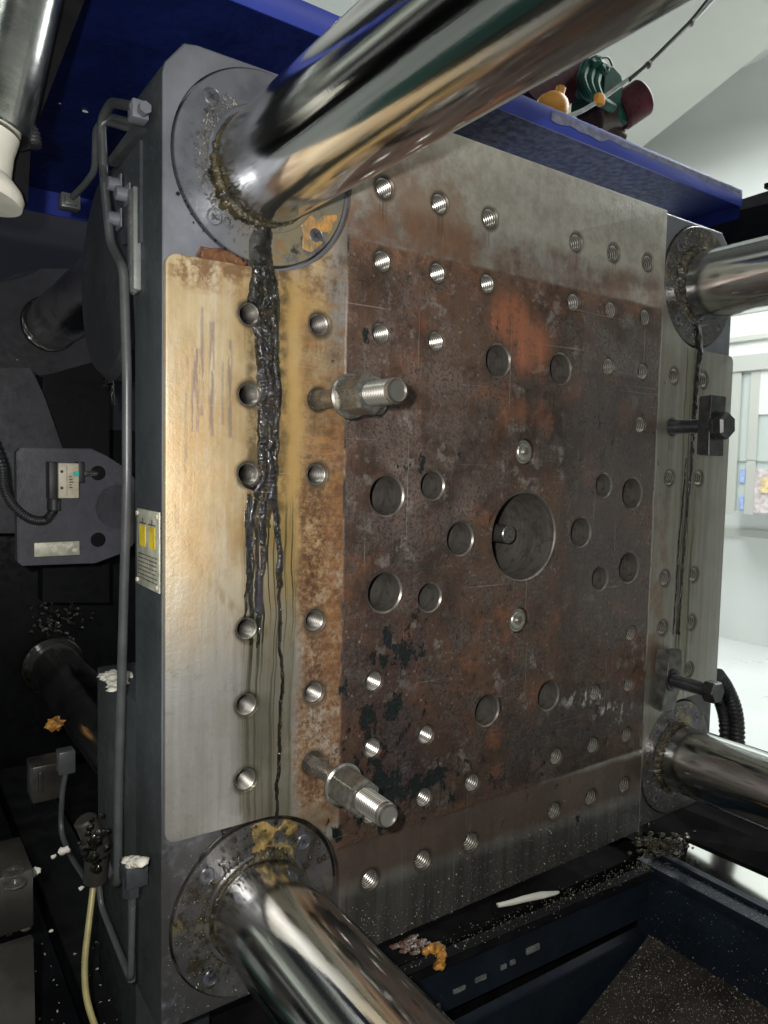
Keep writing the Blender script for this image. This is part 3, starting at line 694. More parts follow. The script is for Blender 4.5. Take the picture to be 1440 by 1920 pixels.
# side of the platen: weld bead, bracket plate, plate, foot box
bm = B()
z = .335
while z < .455:
    blob(bm, (-.612, .108, z), .0085, (.7, 1.5, 1.0), 2, .25, 2, z * 100); z += .0045
box(bm, -.617, -.604, .094, .122, .330, .458, .002)
link('weld_bead', fin(bm, 60), mk_paint('weld_paint', (.17, .18, .175), .4), plat)
bm = B(); prism(bm, [at(262, 262, X=-.612), at(262, 455, X=-.612), at(228, 458, X=-.612), at(206, 335, X=-.612)], (.014, 0, 0)); link('bracket_plate', fin(bm, 30), M_side, plat)
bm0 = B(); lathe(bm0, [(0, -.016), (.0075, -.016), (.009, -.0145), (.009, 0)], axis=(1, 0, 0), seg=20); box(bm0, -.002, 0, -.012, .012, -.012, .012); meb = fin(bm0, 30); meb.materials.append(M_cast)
for px, py in ((224, 348), (240, 366), (224, 412)):
    o = bpy.data.objects.new('bracket_bolt', meb); COL.objects.link(o); o.parent = plat; o.location = at(px, py, X=-.614) - pl
bm = B(); box(bm, -.608, -.50, .119, .325, -.72, -.213, .003); link('foot_box', fin(bm, 30), M_side, plat)
for py in (1250, 1275):
    pass
# machine data plate on the side face
dp = []
bm = B(); A_ = [(-.6115, .099, .049), (-.6115, -.0, .051), (-.6115, .0, -.044), (-.6115, .106, -.047)]
bm = B(); box(bm, -.6105, -.6085, .013, .104, -.047, .052, .0006); pn = link('data_plate', fin(bm, 30), M_tin, plat); pn['label'] = 'worn metal data plate with two yellow warning boxes'
for y0, y1 in ((.066, .090), (.028, .050)):
    bm = B(); box(bm, -.6111, -.6106, y0, y1, .005, .032); o = link('warning_box', fin(bm, None), M_yel, pn)
bm = B()
for k in range(2):
    y0 = (.066, .028)[k]
    for (a, b_, c_, d_) in ((y0 - .002, y0 + .026, .034, .0352), (y0 + .010, y0 + .012, .035, .041)): box(bm, -.6112, -.6107, a, b_, c_, d_)
for r_ in range(7):
    yy = .095
    while yy > .025:
        l_ = random.uniform(.003, .009); box(bm, -.6112, -.6107, yy - l_, yy, -.006 - r_ * .0052, -.0048 - r_ * .0052); yy -= l_ + random.uniform(.002, .004)
link('printed_lines', fin(bm, None), M_ink, pn)['kind'] = 'stuff'
bm = B()
for y0, z0 in ((.019, .046), (.098, .046), (.019, -.041), (.098, -.041)): cyl(bm, (-.6106, y0, z0), (-.613, y0, z0), .003, seg=12)
link('rivets', fin(bm, 30), M_tin, pn)

# ================================================================== tie bars
L0 = -1.9; L1 = 1.42
bm = B(); cyl(bm, (0, L0, 0), (0, L1, 0), .0675, seg=128); me_bar = fin(bm, 30); me_bar.materials.append(M_chrome)
tb = None
for (sx_, sz_, lb) in ((-1, 1, 'chrome tie bar through the upper left corner of the platen, crossing the top'), (1, 1, 'chrome tie bar leaving the upper right corner of the platen'), (-1, -1, 'chrome tie bar coming forward from the lower left corner of the platen'), (1, -1, 'chrome tie bar leaving the lower right corner of the platen beside the hose')):
    o = bpy.data.objects.new('tie_bar', me_bar) if tb is None else tb.copy(); tb = tb or o
    COL.objects.link(o); o.location = (sx_ * BX, 0, sz_ * BZ); tag(o, lb, 'tie bar', 'chrome tie bars at the platen corners')

# ================================================================== ejector rod
bm = B(); cyl(bm, (0, .036, 0), (0, .9, 0), .0158, seg=40, bev=.0015)
o = link('ejector_rod', fin(bm, 30), M_rawbolt, None, loc=(0, 0, 0)); tag(o, 'short round steel rod end inside the large centre bore', 'rod')

def mk_male():
    m = Mat('male_thread_steel'); r = m.m_('SQRT', m.add(m.mul(m.x, m.x), m.mul(m.z, m.z)))
    g = m.mul(m.sm(r, .0148, .0141), m.sm(r, .0115, .0122)); return m.set(m.mix(g, (.40, .385, .35), (.045, .042, .036)), m.mixf(g, .28, .5), m.mixf(g, .9, .3))
M_male = mk_male()
# ================================================================== studs with flange nuts
def thread_prof(r, t0, t1, p=.0022, d=.0011):
    pr = []; t = t0
    while t < t1: pr += [(r - d, t), (r, t + p * .45), (r, t + p * .55)]; t += p
    return pr
def make_stud():
    t = thing('stud_bolt', '', 'stud')
    bm = B(); lathe(bm, [(0, .02), (.0142, .02), (.0142, -.022), (.0115, -.0275), (0, -.0275)], axis=(0, 1, 0), seg=6, phase=.35); link('hex_root', fin(bm, 18), M_rawbolt, t, local=True)
    bm = B(); cyl(bm, (0, -.027, 0), (0, -.056, 0), .0112); cyl(bm, (0, -.056, 0), (0, -.074, 0), .0135, bev=.001)
    link('shank', fin(bm, 30), M_rawbolt, t, local=True)
    bm = B(); lathe(bm, [(0, .130), (.0145, .130)][:0] + [(.0128, 0)] + thread_prof(.0152, .002, .066, .0034, .0016) + [(.0148, .069), (.0128, .0725), (.0120, .0725), (.0118, .0700), (0, .0700)], c=(0, -.11, 0), axis=(0, -1, 0), seg=36)
    link('threaded_end', fin(bm, 15), M_male, t, local=True)
    bm = B(); lathe(bm, [(.014, 0), (.026, 0), (.028, .0015), (.028, .005), (.0255, .007), (.020, .0072)], c=(0, -.076, 0), axis=(0, -1, 0), seg=48)
    nb_ = link('flange_nut', fin(bm, 30), M_rawbolt, t, local=True)
    bm = B(); box(bm, -.001, .001, -.001, .001, -.001, .001); bm.clear()
    hx = [(.0255, .0), (.0255, .044), (.0225, .0475), (.0165, .0475), (.0155, .046)]
    lathe(bm, hx, c=(0, -.0825, 0), axis=(0, -1, 0), seg=6, phase=.28)
    bmesh.ops.bevel(bm, geom=[e for e in bm.edges if abs(e.verts[0].co.y - e.verts[1].co.y) > .02], offset=.0012, segments=1, affect='EDGES')
    link('hexagon', fin(bm, 18), M_rawbolt, nb_, local=True)
    return t
def copy_tree(o, parent=None):
    c = o.copy(); COL.objects.link(c)
    if parent: c.parent = parent
    for ch_ in list(o.children): copy_tree(ch_, c)
    return c
s1 = make_stud(); s1.location = (-.4, 0, .2); s1['label'] = 'upper steel stud with long flange nut sticking out of the rusty left edge'; s1['group'] = 'studs with flange nuts'
s2 = copy_tree(s1); s2.location = (-.4, 0, -.3); s2.rotation_euler = (0, .5, 0); s2['label'] = 'lower steel stud with long flange nut just above the lower left chrome bar'

# ================================================================== clamp bolts at right
t = thing('clamp_bolt', 'black hex bolt holding a clamp block at its outer end, upper right of the platen', 'clamp bolt', (.4, 0, .2), 'clamp bolts at the right edge')
bm = B(); lathe(bm, [(0, -.02), (.0125, -.02)] + thread_prof(.0138, -.018, .075, .0028, .0013) + [(.012, .078), (.012, .1), (0, .1)], axis=(0, -1, 0), seg=28); link('threaded_shank', fin(bm, 25), M_bolt, t, local=True)
bm = B(); prism(bm, [(-.026, -.070, -.054), (-.022, -.093, -.056), (-.026, -.093, .0), (-.022, -.093, .056), (-.026, -.070, .054)], (.050, 0, 0))
bm2 = bm; bmesh.ops.bevel(bm, geom=bm.edges[:], offset=.0015, segments=2, affect='EDGES'); link('clamp_block', fin(bm, 25), M_bolt, t, local=True)
bm = B(); lathe(bm, [(.024, .094), (.0255, .096), (.0255, .112), (.022, .117), (0, .117)], axis=(0, -1, 0), seg=6, phase=.1); hd = link('hex_head', fin(bm, 25), M_bolt, t, local=True)
bm = B(); lathe(bm, [(.019, .093), (.027, .093), (.027, .0965), (.020, .0965)], axis=(0, -1, 0), seg=36); link('washer', fin(bm, 25), M_bolt, t, local=True)
t = thing('clamp_bolt', 'dark hex bolt with clamp block slid against the platen, above the lower right chrome bar', 'clamp bolt', (.4, 0, -.3), 'clamp bolts at the right edge')
bm = B(); lathe(bm, [(0, -.02), (.0125, -.02)] + thread_prof(.0135, -.018, .09, .0028, .0013) + [(.013, .092), (.013, .11), (0, .11)], axis=(0, -1, 0), seg=28); link('threaded_shank', fin(bm, 25), M_bolt, t, local=True)
bm = B(); lathe(bm, [(0, .100), (.0205, .100), (.022, .102), (.022, .120), (.0195, .124), (0, .1235)], axis=(0, -1, 0), seg=6, phase=.5); link('hex_head', fin(bm, 25), M_bolt, t, local=True)
bm = B()
pr_ = [(-.024, -.0015, -.060), (-.020, -.022, -.064), (-.020, -.027, -.02), (-.020, -.027, .035), (-.020, -.022, .060), (-.026, -.0015, .058)]
prism(bm, pr_, (.048, 0, 0)); bmesh.ops.bevel(bm, geom=bm.edges[:], offset=.002, segments=2, affect='EDGES'); bmesh.ops.rotate(bm, verts=bm.verts, cent=(0, 0, 0), matrix=Matrix.Rotation(.10, 3, 'Y'))
cb = link('clamp_block', fin(bm, 25), simple('worn_clamp_steel', (.11, .105, .095), .38, .7, .4, 50, .3), t, local=True)
bm = B(); lathe(bm, [(.014, 0), (.022, 0), (.022, .0028), (.016, .0034), (.0145, .002)], c=(0, -.0275, 0), axis=(0, -1, 0), seg=36); link('washer', fin(bm, 25), M_bolt, cb, local=True)

# ================================================================== lubrication pipes on the left
def pipe(name, label, pts, r, mat=M_pipe, bend=.02, cat='pipe', group=None):
    bm = B(); tube(bm, pts, r, 14, bend=bend); o = link(name, fin(bm, 50), mat); tag(o, label, cat, group); return o
p1 = thing('lubrication_pipe', 'thick grey lubrication pipe running down the whole left side of the platen', 'pipe', (-.63, .13, -.6), 'lubrication pipes')
bm = B(); XP = -.628
pp = [at(252, 200, X=XP), at(208, 192, X=XP), at(190, 225, X=XP), at(196, 350, X=XP), at(207, 455, X=XP), at(232, 505, X=XP), at(238, 700, X=XP), at(238, 900, X=XP), at(230, 1200, X=XP), at(222, 1500, X=XP), at(221, 1655, X=XP), at(213, 1648, X=XP + .02), at(184, 1580, Y=.28)]
tube(bm, pp, .0060, 16, bend=.016); link('pipe_run', fin(bm, 50), M_pipe, p1)
bm = B(); c_ = at(262, 212, X=-.62); box(bm, c_.x - .012, c_.x + .008, c_.y - .012, c_.y + .010, c_.z - .011, c_.z + .011, .002); cyl(bm, c_ + Vector((0, -.010, -.002)), c_ + Vector((0, -.024, -.002)), .0075, seg=6)
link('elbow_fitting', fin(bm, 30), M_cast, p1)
bm = B(); prism(bm, [at(247, 236, X=-.615), at(268, 240, X=-.615), at(212, 300, X=-.615), at(203, 310, X=-.615), at(203, 296, X=-.615)], (.012, 0, 0)); link('support_strap', fin(bm, 30), M_pipe, p1)
p2 = thing('lubrication_pipe', 'pair of thin grey pipes bending down to a small square fitting at upper left', 'pipe', at(128, 378, Y=.42), 'lubrication pipes')
bm = B(); tube(bm, [at(262, 247, X=-.60), at(200, 228, Y=.20), at(180, 238, Y=.22), at(178, 320, Y=.26), at(160, 345, Y=.30), at(128, 378, Y=.36)], .0048, 12, bend=.014); link('thin_pipe', fin(bm, 50), M_pipe, p2)
bm = B(); tube(bm, [at(262, 234, X=-.60), at(210, 220, Y=.19), at(188, 232, Y=.2), at(190, 300, Y=.2), at(196, 335, Y=.18)], .0048, 12, bend=.014); link('thin_pipe', fin(bm, 50), M_pipe, p2)
bm = B(); c_ = at(130, 380, Y=.36); box(bm, c_.x - .014, c_.x + .014, c_.y - .012, c_.y + .012, c_.z - .011, c_.z + .011, .002); box(bm, c_.x - .009, c_.x + .009, c_.y - .016, c_.y - .01, c_.z - .007, c_.z + .007, .001); link('square_fitting', fin(bm, 30), M_pipe, p2)

# ================================================================== toggle side machinery at left
# big pivot boss
bm = B(); c_ = at(262, 455, X=-.585); cyl(bm, (-.585, .36, .405), (-.2, .36, .405), .165, seg=64, bev=.012)
tag(link('pivot_boss', fin(bm, 30), M_link), 'large dark round pivot boss behind the upper left edge of the platen', 'pivot')
# rear platen with lobed corners
t = thing('rear_platen', 'dark rear platen casting far behind at the left, with a lobe round the tie bar', 'platen', (0, 1.4, -.7))
YR = 1.40
bm = B(); pts = [at(-60, 560, Y=YR), at(-10, 535, Y=YR), at(30, 515, Y=YR), at(75, 508, Y=YR), at(150, 508, Y=YR), at(230, 520, Y=YR), at(330, 560, Y=YR), at(330, 660, Y=YR), at(215, 650, Y=YR), at(180, 680, Y=YR), at(140, 705, Y=YR), at(70, 716, Y=YR), at(20, 690, Y=YR), at(-60, 690, Y=YR)]
prism(bm, [p + Vector((0, -.03, 0)) for p in pts], (0, .1, 0)); bmesh.ops.bevel(bm, geom=[e for e in bm.edges if all(v.co.y < YR - .02 for v in e.verts)], offset=.015, segments=3, affect='EDGES'); link('corner_lobe', fin(bm, 40), M_link, t)
bm = B(); box(bm, -1.0, 1.0, 1.44, 1.75, -1.29, .70, .01); link('casting', fin(bm, 30), M_black, t)
bm = B(); c_ = Vector((-BX, YR - .045, BZ)); lathe(bm, [(.068, 0), (.074, 0), (.076, .004), (.076, .015)], c=c_, axis=(0, 1, 0), seg=64); link('grease_seal', fin(bm, 40), M_grease, t)
# toggle link arm
bm = B(); YT = .85; prism(bm, [at(-60, 690, Y=YT), at(60, 690, Y=YT), at(82, 740, Y=YT), at(118, 842, Y=YT), at(170, 960, Y=YT), at(150, 1000, Y=YT), at(-60, 1000, Y=YT)], (0, .08, 0))
bmesh.ops.bevel(bm, geom=bm.edges[:], offset=.004, segments=2, affect='EDGES'); tag(link('swing_arm', fin(bm, 30), M_link), 'grey toggle arm with oil-smeared flank beneath the rear lobe', 'toggle link')
bm = B(); YT = .95; prism(bm, [at(80, 705, Y=YT), at(205, 670, Y=YT), at(205, 830, Y=YT), at(205, 1130, Y=YT), at(80, 1130, Y=YT)], (0, .06, 0)); tag(link('toggle_link', fin(bm, 30), M_black), 'flat black toggle link behind the grey pipe', 'toggle link')
bm = B(); tube(bm, [at(205, 600, Y=.6), at(208, 690, Y=.6), at(212, 760, Y=.6)], .004, 8); 
for k in range(5): blob(bm, at(206 + random.uniform(-4, 8), 680 + k * 11, Y=.6), .009, (1, 1, 1), 2, .5, 2, k)
tag(link('grease_nipple_line', fin(bm, 60), M_grease), 'thin greasy line with a lumpy nipple behind the grey pipe', 'pipe')
# switch plate
YS = .60
t = thing('switch_plate', 'dark plate carrying the limit switch, left of the platen', 'plate', at(130, 1062, Y=YS))
bm = B(); prism(bm, [at(38, 840, Y=YS), at(172, 841, Y=YS), at(200, 855, Y=YS), at(240, 880, Y=YS), at(262, 910, Y=YS), at(262, 1010, Y=YS), at(235, 1035, Y=YS), at(180, 1056, Y=YS), at(42, 1061, Y=YS), at(33, 1053, Y=YS), at(31, 848, Y=YS)], (0, .03, 0))
bmesh.ops.bevel(bm, geom=[e for e in bm.edges if all(v.co.y < YS + .001 for v in e.verts)], offset=.002, segments=2, affect='EDGES'); link('plate', fin(bm, 30), mk_paint('switch_plate_paint', (.055, .055, .07), .3), t)
for px, py, r_ in ((184, 887, .013), (184, 1012, .013)):
    c_ = at(px, py, Y=YS); bm = B(); lathe(bm, [(0, -.0008), (r_, -.0008), (r_ + .001, .0)], c=c_, seg=28); link('round_hole', fin(bm, 30), M_deep, t)
bm = B(); c_ = at(222, 950, Y=YS); lathe(bm, [(.040, -.003), (.0425, -.003), (.0425, 0)], c=c_, seg=48); lathe(bm, [(0, -.002), (.039, -.002), (.039, .001)], c=c_, seg=48); link('pivot_pin', fin(bm, 30), M_link, t)
bm = B(); a_ = at(64, 1018, Y=YS - .002); b_ = at(149, 1040, Y=YS - .002); box(bm, a_.x, b_.x, YS - .003, YS - .0002, b_.z, a_.z, .0008)
tl = link('name_tag', fin(bm, 30), M_tin, t); tl['label'] = 'small worn cream metal tag'
bm = B()
for k in range(9): blob(bm, at(96 + k * 5.5, 1027 + random.uniform(-5, 6), Y=YS - .003), .0045, (1.2, .3, .8), 1, .6, 2, k)
link('paint_flakes', fin(bm, 60), M_white, tl)
# limit switch
t = thing('limit_switch', 'cream and black limit switch with a green dot, screwed to the dark plate', 'switch', at(122, 900, Y=YS - .01))
a_ = at(108, 868, Y=YS - .03); b_ = at(147, 934, Y=YS - .03)
bm = B(); box(bm, a_.x, b_.x, YS - .036, YS - .0005, b_.z, a_.z, .002); link('switch_body', fin(bm, 30), simple('switch_cream', (.52, .47, .36), .5, 0, .15, 60, .1), t)
a2 = at(91, 866, Y=YS - .03)
bm = B(); box(bm, a2.x, a_.x - .0005, YS - .034, YS - .0005, b_.z - .002, a_.z + .002, .002); link('switch_cover', fin(bm, 30), M_rub, t); bm = B(); box(bm, b_.x + .0005, b_.x + .012, YS - .026, YS - .0005, b_.z + .028, a_.z + .003, .001); link('plunger_guard', fin(bm, 30), M_rub, t)
bm = B(); cyl(bm, at(148, 888, Y=YS - .018), at(160, 888, Y=YS - .018), .0065, seg=6); cyl(bm, at(160, 888, Y=YS - .018), at(176, 888, Y=YS - .018), .005, seg=16); cyl(bm, at(176, 888, Y=YS - .018), at(183, 888, Y=YS - .018), .006, .003, seg=16); link('plunger', fin(bm, 30), M_rawbolt, t)
bm = B(); c_ = at(143, 888, Y=YS - .037); cyl(bm, c_, c_ + Vector((0, .002, 0)), .005, seg=16); link('green_dot', fin(bm, 30), simple('green_mark', (.03, .45, .35), .5), t)
bm = B()
for px, py in ((116, 884), (116, 915)): c_ = at(px, py, Y=YS - .0368); cyl(bm, c_, c_ + Vector((0, .002, 0)), .0028, seg=12)
for px in (126,):
    a3 = at(125, 872, Y=YS - .0365); b3 = at(126, 930, Y=YS - .0365); box(bm, a3.x, b3.x, YS - .0366, YS - .036, b3.z, a3.z)
for k in range(5):
    a3 = at(130, 893 + k * 5, Y=YS - .0365); b3 = at(134 + (k % 3) * 2, 895 + k * 5, Y=YS - .0365); box(bm, a3.x, b3.x, YS - .0366, YS - .036, b3.z, a3.z)
link('screw_holes', fin(bm, 30), M_ink, t)
bm = B(); cyl(bm, at(101, 934, Y=YS - .018), at(101, 958, Y=YS - .018), .012, seg=20, bev=.002); link('cable_gland', fin(bm, 30), M_rub, t)
def corrugated(pts, r, n, mat, name, label, cat='hose', bend=.08):
    pts = [Vector(p) for p in pts]
    # Catmull-Rom sampling
    q = []
    for i in range(len(pts) - 1):
        p0 = pts[max(i - 1, 0)]; p1 = pts[i]; p2 = pts[i + 1]; p3 = pts[min(i + 2, len(pts) - 1)]
        for k in range(n):
            t_ = k / n; q.append(.5 * ((2 * p1) + (p2 - p0) * t_ + (2 * p0 - 5 * p1 + 4 * p2 - p3) * t_ ** 2 + (3 * p1 - p0 - 3 * p2 + p3) * t_ ** 3))
    q.append(pts[-1]); rs = [r * (1 if k % 4 in (0, 1) else .84) for k in range(len(q))]
    bm = B(); tube(bm, q, rs, 14); o = link(name, fin(bm, 60), mat)
    if label: tag(o, label, cat)
    return o
corrugated([at(101, 956, Y=YS - .018), at(85, 975, Y=YS - .02), at(55, 972, Y=YS - .03), at(25, 948, Y=YS - .035), at(8, 915, Y=YS - .04), at(2, 870, Y=YS - .03), at(-25, 800, Y=YS)], .0085, 34, M_rub, 'corrugated_hose', 'thin black corrugated hose looping from the limit switch')

# ================================================================== lower left machinery
bm = B()
box(bm, -.80, -.66, -.1, 1.4, -.80, -.70, .006); tag(link('guide_rail', fin(bm, 30), M_black), 'dark oily guide rail running back below the left of the platen', 'rail', 'rails of the machine bed')
bm = B(); box(bm, -.63, -.52, -.6, 1.38, -.90, -.76, .006); tag(link('guide_rail', fin(bm, 30), M_deep), 'black inner rail under the foot of the platen', 'rail', 'rails of the machine bed')
bm = B(); box(bm, -1.02, -.97, .1, 1.4, -1.1, -.92, .006); tag(link('guide_rail', fin(bm, 30), M_deep), 'outer black rail at the far lower left', 'rail', 'rails of the machine bed')
bm = B(); c_ = Vector((-BX, YR - .045, -BZ)); lathe(bm, [(.068, 0), (.082, 0), (.085, .004), (.085, .03)], c=c_, axis=(0, 1, 0), seg=64); tag(link('lower_seal', fin(bm, 40), M_grease), 'black greasy seal ring where the lower left bar meets the rear platen', 'seal')
bm = B()
for k in range(110): blob(bm, at(random.gauss(105, 26), random.gauss(1165, 24), Y=1.425), random.uniform(.003, .010), (1, 1, 1), 1, .5, 2, k)
tag(link('grease_lumps', fin(bm, 60), M_grease), 'glistening black grease lumps above the rear end of the lower left bar', None, kind='stuff')
bm = B(); a_ = at(60, 1440, Y=.6); b_ = at(120, 1495, Y=.6); box(bm, a_.x, b_.x, .6, .66, b_.z, a_.z, .003); box(bm, a_.x + .01, a_.x + .02, .596, .602, b_.z + .02, b_.z + .06, .002); tag(link('small_bracket', fin(bm, 30), M_steelp), 'small dull bracket block in the dark at the left of the foot box', 'bracket')
# stopped lubricator and its lines
t = thing('grease_distributor', 'lumpy oily distributor valve with a thin hose, left of the foot box base', 'valve', at(180, 1650, Y=.24))
YD = .22
bm = B(); cyl(bm, at(158, 1535, Y=YD), at(176, 1572, Y=YD), .016, seg=16, bev=.003); cyl(bm, at(176, 1572, Y=YD), at(185, 1600, Y=YD), .022, seg=8, bev=.003); cyl(bm, at(182, 1600, Y=YD), at(178, 1655, Y=YD), .017, seg=16, bev=.003)
cyl(bm, at(160, 1578, Y=YD), at(200, 1590, Y=YD), .011, seg=12, bev=.002)
link('valve_body', fin(bm, 35), M_steelp, t)
bm = B()
for k in range(40): blob(bm, at(random.gauss(178, 12), random.gauss(1590, 25), Y=YD - .018), random.uniform(.003, .008), (1, .6, 1), 1, .5, 2, k)
link('grease_coat', fin(bm, 60), M_grease, t)
pipe('grease_hose', 'yellowed translucent hose hanging down from the distributor valve', [at(176, 1652, Y=.22), at(168, 1720, Y=.2), at(158, 1800, Y=.18), at(160, 1870, Y=.16), at(180, 1930, Y=.14), at(200, 1990, Y=.12)], .0045, M_hose, .05, 'hose')
pipe('thin_grease_line', 'thin dark line bending from the valve down along the platen foot', [at(185, 1655, Y=.21), at(190, 1700, Y=.2), at(245, 1838, X=-.64), at(248, 1700, X=-.64)], .0042, M_pipe, .012, 'pipe')
t = thing('lower_fitting', 'vertical fitting with a thin rod and a dab of white grease at the platen foot', 'fitting', at(246, 1840, X=-.63))
bm = B(); cyl(bm, at(247, 1838, X=-.632), at(248, 1670, X=-.632), .0052, seg=12); link('rod', fin(bm, 30), M_pipe, t)
bm = B(); cyl(bm, at(247, 1678, X=-.632), at(247, 1640, X=-.632), .0115, seg=6); c_ = at(250, 1632, X=-.628); box(bm, c_.x - .014, c_.x + .014, c_.y - .018, c_.y + .016, c_.z - .015, c_.z + .012, .002); link('elbow', fin(bm, 30), M_side, t)
bm = B()
for k in range(6): blob(bm, at(236 + k * 6, 1616 + random.uniform(-2, 4), X=-.632), .009, (1, 1, .6), 2, .5, 2, k)
link('grease_dab', fin(bm, 60), M_white, t)
pipe('left_grease_pipe', 'thin pipe dropping from a square block at far left of the foot box', [at(125, 1440, Y=.5), at(117, 1480, Y=.5), at(113, 1560, Y=.5), at(135, 1610, Y=.42), at(165, 1655, Y=.3)], .0045, M_pipe, .03, 'pipe')
bm = B(); c_ = at(123, 1425, Y=.5); box(bm, c_.x - .014, c_.x + .014, c_.y - .014, c_.y + .014, c_.z - .022, c_.z + .02, .003); tag(link('pipe_block', fin(bm, 30), M_pipe), 'small square block at the top of the thin left pipe', 'fitting')
# white grease on the foot box
bm = B()
for dx, dy, r_ in ((200, 1268, .012), (212, 1265, .014), (222, 1272, .016), (232, 1268, .013), (216, 1284, .011), (212, 1292, .008), (226, 1280, .012)):
    c_ = at(dx, dy, Z=-.212); blob(bm, c_, r_, (1, 1, .45), 3, .5, 2.2, dx)
tag(link('white_grease', fin(bm, 60), M_white), 'white lump of grease on top of the foot box behind the grey pipe', 'grease')
# mounting block and steel plate at the left border
t = thing('mounting_block', 'dark oily block with two socket screws at the left edge', 'block', at(20, 1740, Y=.15))
bm = B(); a_ = at(-30, 1655, Y=.12); b_ = at(64, 1738, Y=.12); box(bm, a_.x, b_.x, .12, .22, b_.z, a_.z, .003); link('block', fin(bm, 30), M_steelp, t)
for px, py in ((24, 1636), (28, 1657)):
    c_ = at(px, py, Z=a_.z); c_.z = a_.z; bm = B(); lathe(bm, [(.013, 0), (.013, .002), (.007, .002), (.007, -.001), (0, -.001)], c=c_, axis=(0, 0, 1), seg=24); link('socket_screw', fin(bm, 30), M_rawbolt, t)
bm = B(); a_ = at(-40, 1790, Y=.06); b_ = at(66, 1925, Y=.06); prism(bm, [at(-60, 1800, Y=.06), at(63, 1760, Y=.06), at(68, 1990, Y=.06), at(-60, 2010, Y=.06)], (0, .012, 0)); bmesh.ops.bevel(bm, geom=bm.edges[:], offset=.0015, segments=2, affect='EDGES'); tag(link('steel_plate', fin(bm, 30), M_steelp), 'grey steel plate with worn rim in the lower left corner', 'plate')
# white plastic bits lying about at left
bits = [(65, 1635, .009), (120, 1595, .008), (100, 1606, .004), (152, 1665, .004), (48, 1740, .006), (96, 1745, .003), (190, 1140, .006), (180, 1150, .004), (134, 1172, .003)]
rd = random.Random(5)
for k, (px, py, r_) in enumerate(bits[:6]):
    bm = B(); blob(bm, at(px, py, Y=.24), r_, (1.0, .6, .7), 2, .7, 1.5, k)
    tag(link('plastic_chip', fin(bm, 60), M_white), ['largest pale chip, on the black rail right of the mounting block', 'white chip stuck beside the distributor valve', 'tiny white chip left of the distributor valve', 'tiny white chip below the distributor valve', 'thin pale chip below the mounting block', 'tiny chip between the steel plate and the yellow hose'][k], 'plastic chip', 'white plastic chips at lower left')
bm = B(); blob(bm, at(102, 1358, Y=.8), .016, (1, .6, .9), 3, .7, 2.5, 4); tag(link('yellow_scrap', fin(bm, 60), M_amber), 'yellow and white scrap in the dark at lower left', 'scrap')

# ================================================================== machine bed in front, lower right
ZL = -.75
t = thing('machine_bed', 'dark blue machine bed below the platen with a pit for falling parts', 'machine bed', (.1, 0, -1.29))
p1_, p2_ = at(700, 1830, Z=ZL), at(1214, 1613, Z=ZL); yb0 = .075
bm = B(); prism(bm, [at(690, 1862, Z=ZL), at(1225, 1632, Z=ZL), at(1214, 1618, Z=ZL), at(690, 1836, Z=ZL)], (0, 0, -.018)); bmesh.ops.bevel(bm, geom=bm.edges[:], offset=.002, segments=2, affect='EDGES'); link('ledge', fin(bm, 30), M_deep, t)
bm = B(); box(bm, -.50, 1.5, .16, 1.40, -1.28, -.80, .004); link('cross_beam', fin(bm, 30), M_matte, t)  # black box added where the dark void under the platen shows
wl = at(980, 1740, Z=ZL)
A0 = at(690, 1862, Z=ZL - .022); A1 = at(1225, 1632, Z=ZL - .022)
bm = B(); prism(bm, [A0, A1, A1 + Vector((0, 0, -.10)), A0 + Vector((0, 0, -.10))], (.01, .02, 0)); link('front_wall', fin(bm, 30), M_navy, t)
bm = B(); B0 = A0 + Vector((0, 0, -.16)); B1 = A1 + (A1 - A0) * .25 + Vector((0, 0, -.14)); prism(bm, [B0, B1, B1 + Vector((0, 0, -.4)), B0 + Vector((0, 0, -.4))], (.01, .03, 0)); link('front_wall', fin(bm, 30), M_navy, t)
# right hand beam
R0 = at(1214, 1616, Z=ZL); R1 = R0 + Vector((0, -1.2, 0))
bm = B(); box(bm, R0.x - .012, R0.x + .05, R0.y - 1.3, R0.y + .02, ZL - .02, ZL + .002, .002); box(bm, R0.x + .03, R0.x + .05, R0.y - 1.3, R0.y + .02, ZL + .001, ZL + .012, .002); link('side_ledge', fin(bm, 30), M_navy, t)
bm = B(); box(bm, R0.x + .0, R0.x + .03, R0.y - 1.3, R0.y + .02, -1.25, ZL - .021, .003); link('side_wall_panel', fin(bm, 30), M_navy, t)
# sloping chute with pellets
bm = B(); zc = -.93
prism(bm, [(-.1, .06, zc - .25), (R0.x - .001, .06, zc + .02), (R0.x - .001, -1.2, zc + .02), (-.1, -1.2, zc - .25)], (0, 0, -.01)); chute = link('chute', fin(bm, None), simple('oily_chute_steel', (.05, .043, .038), .4, .4, .4, 12, .4), t)
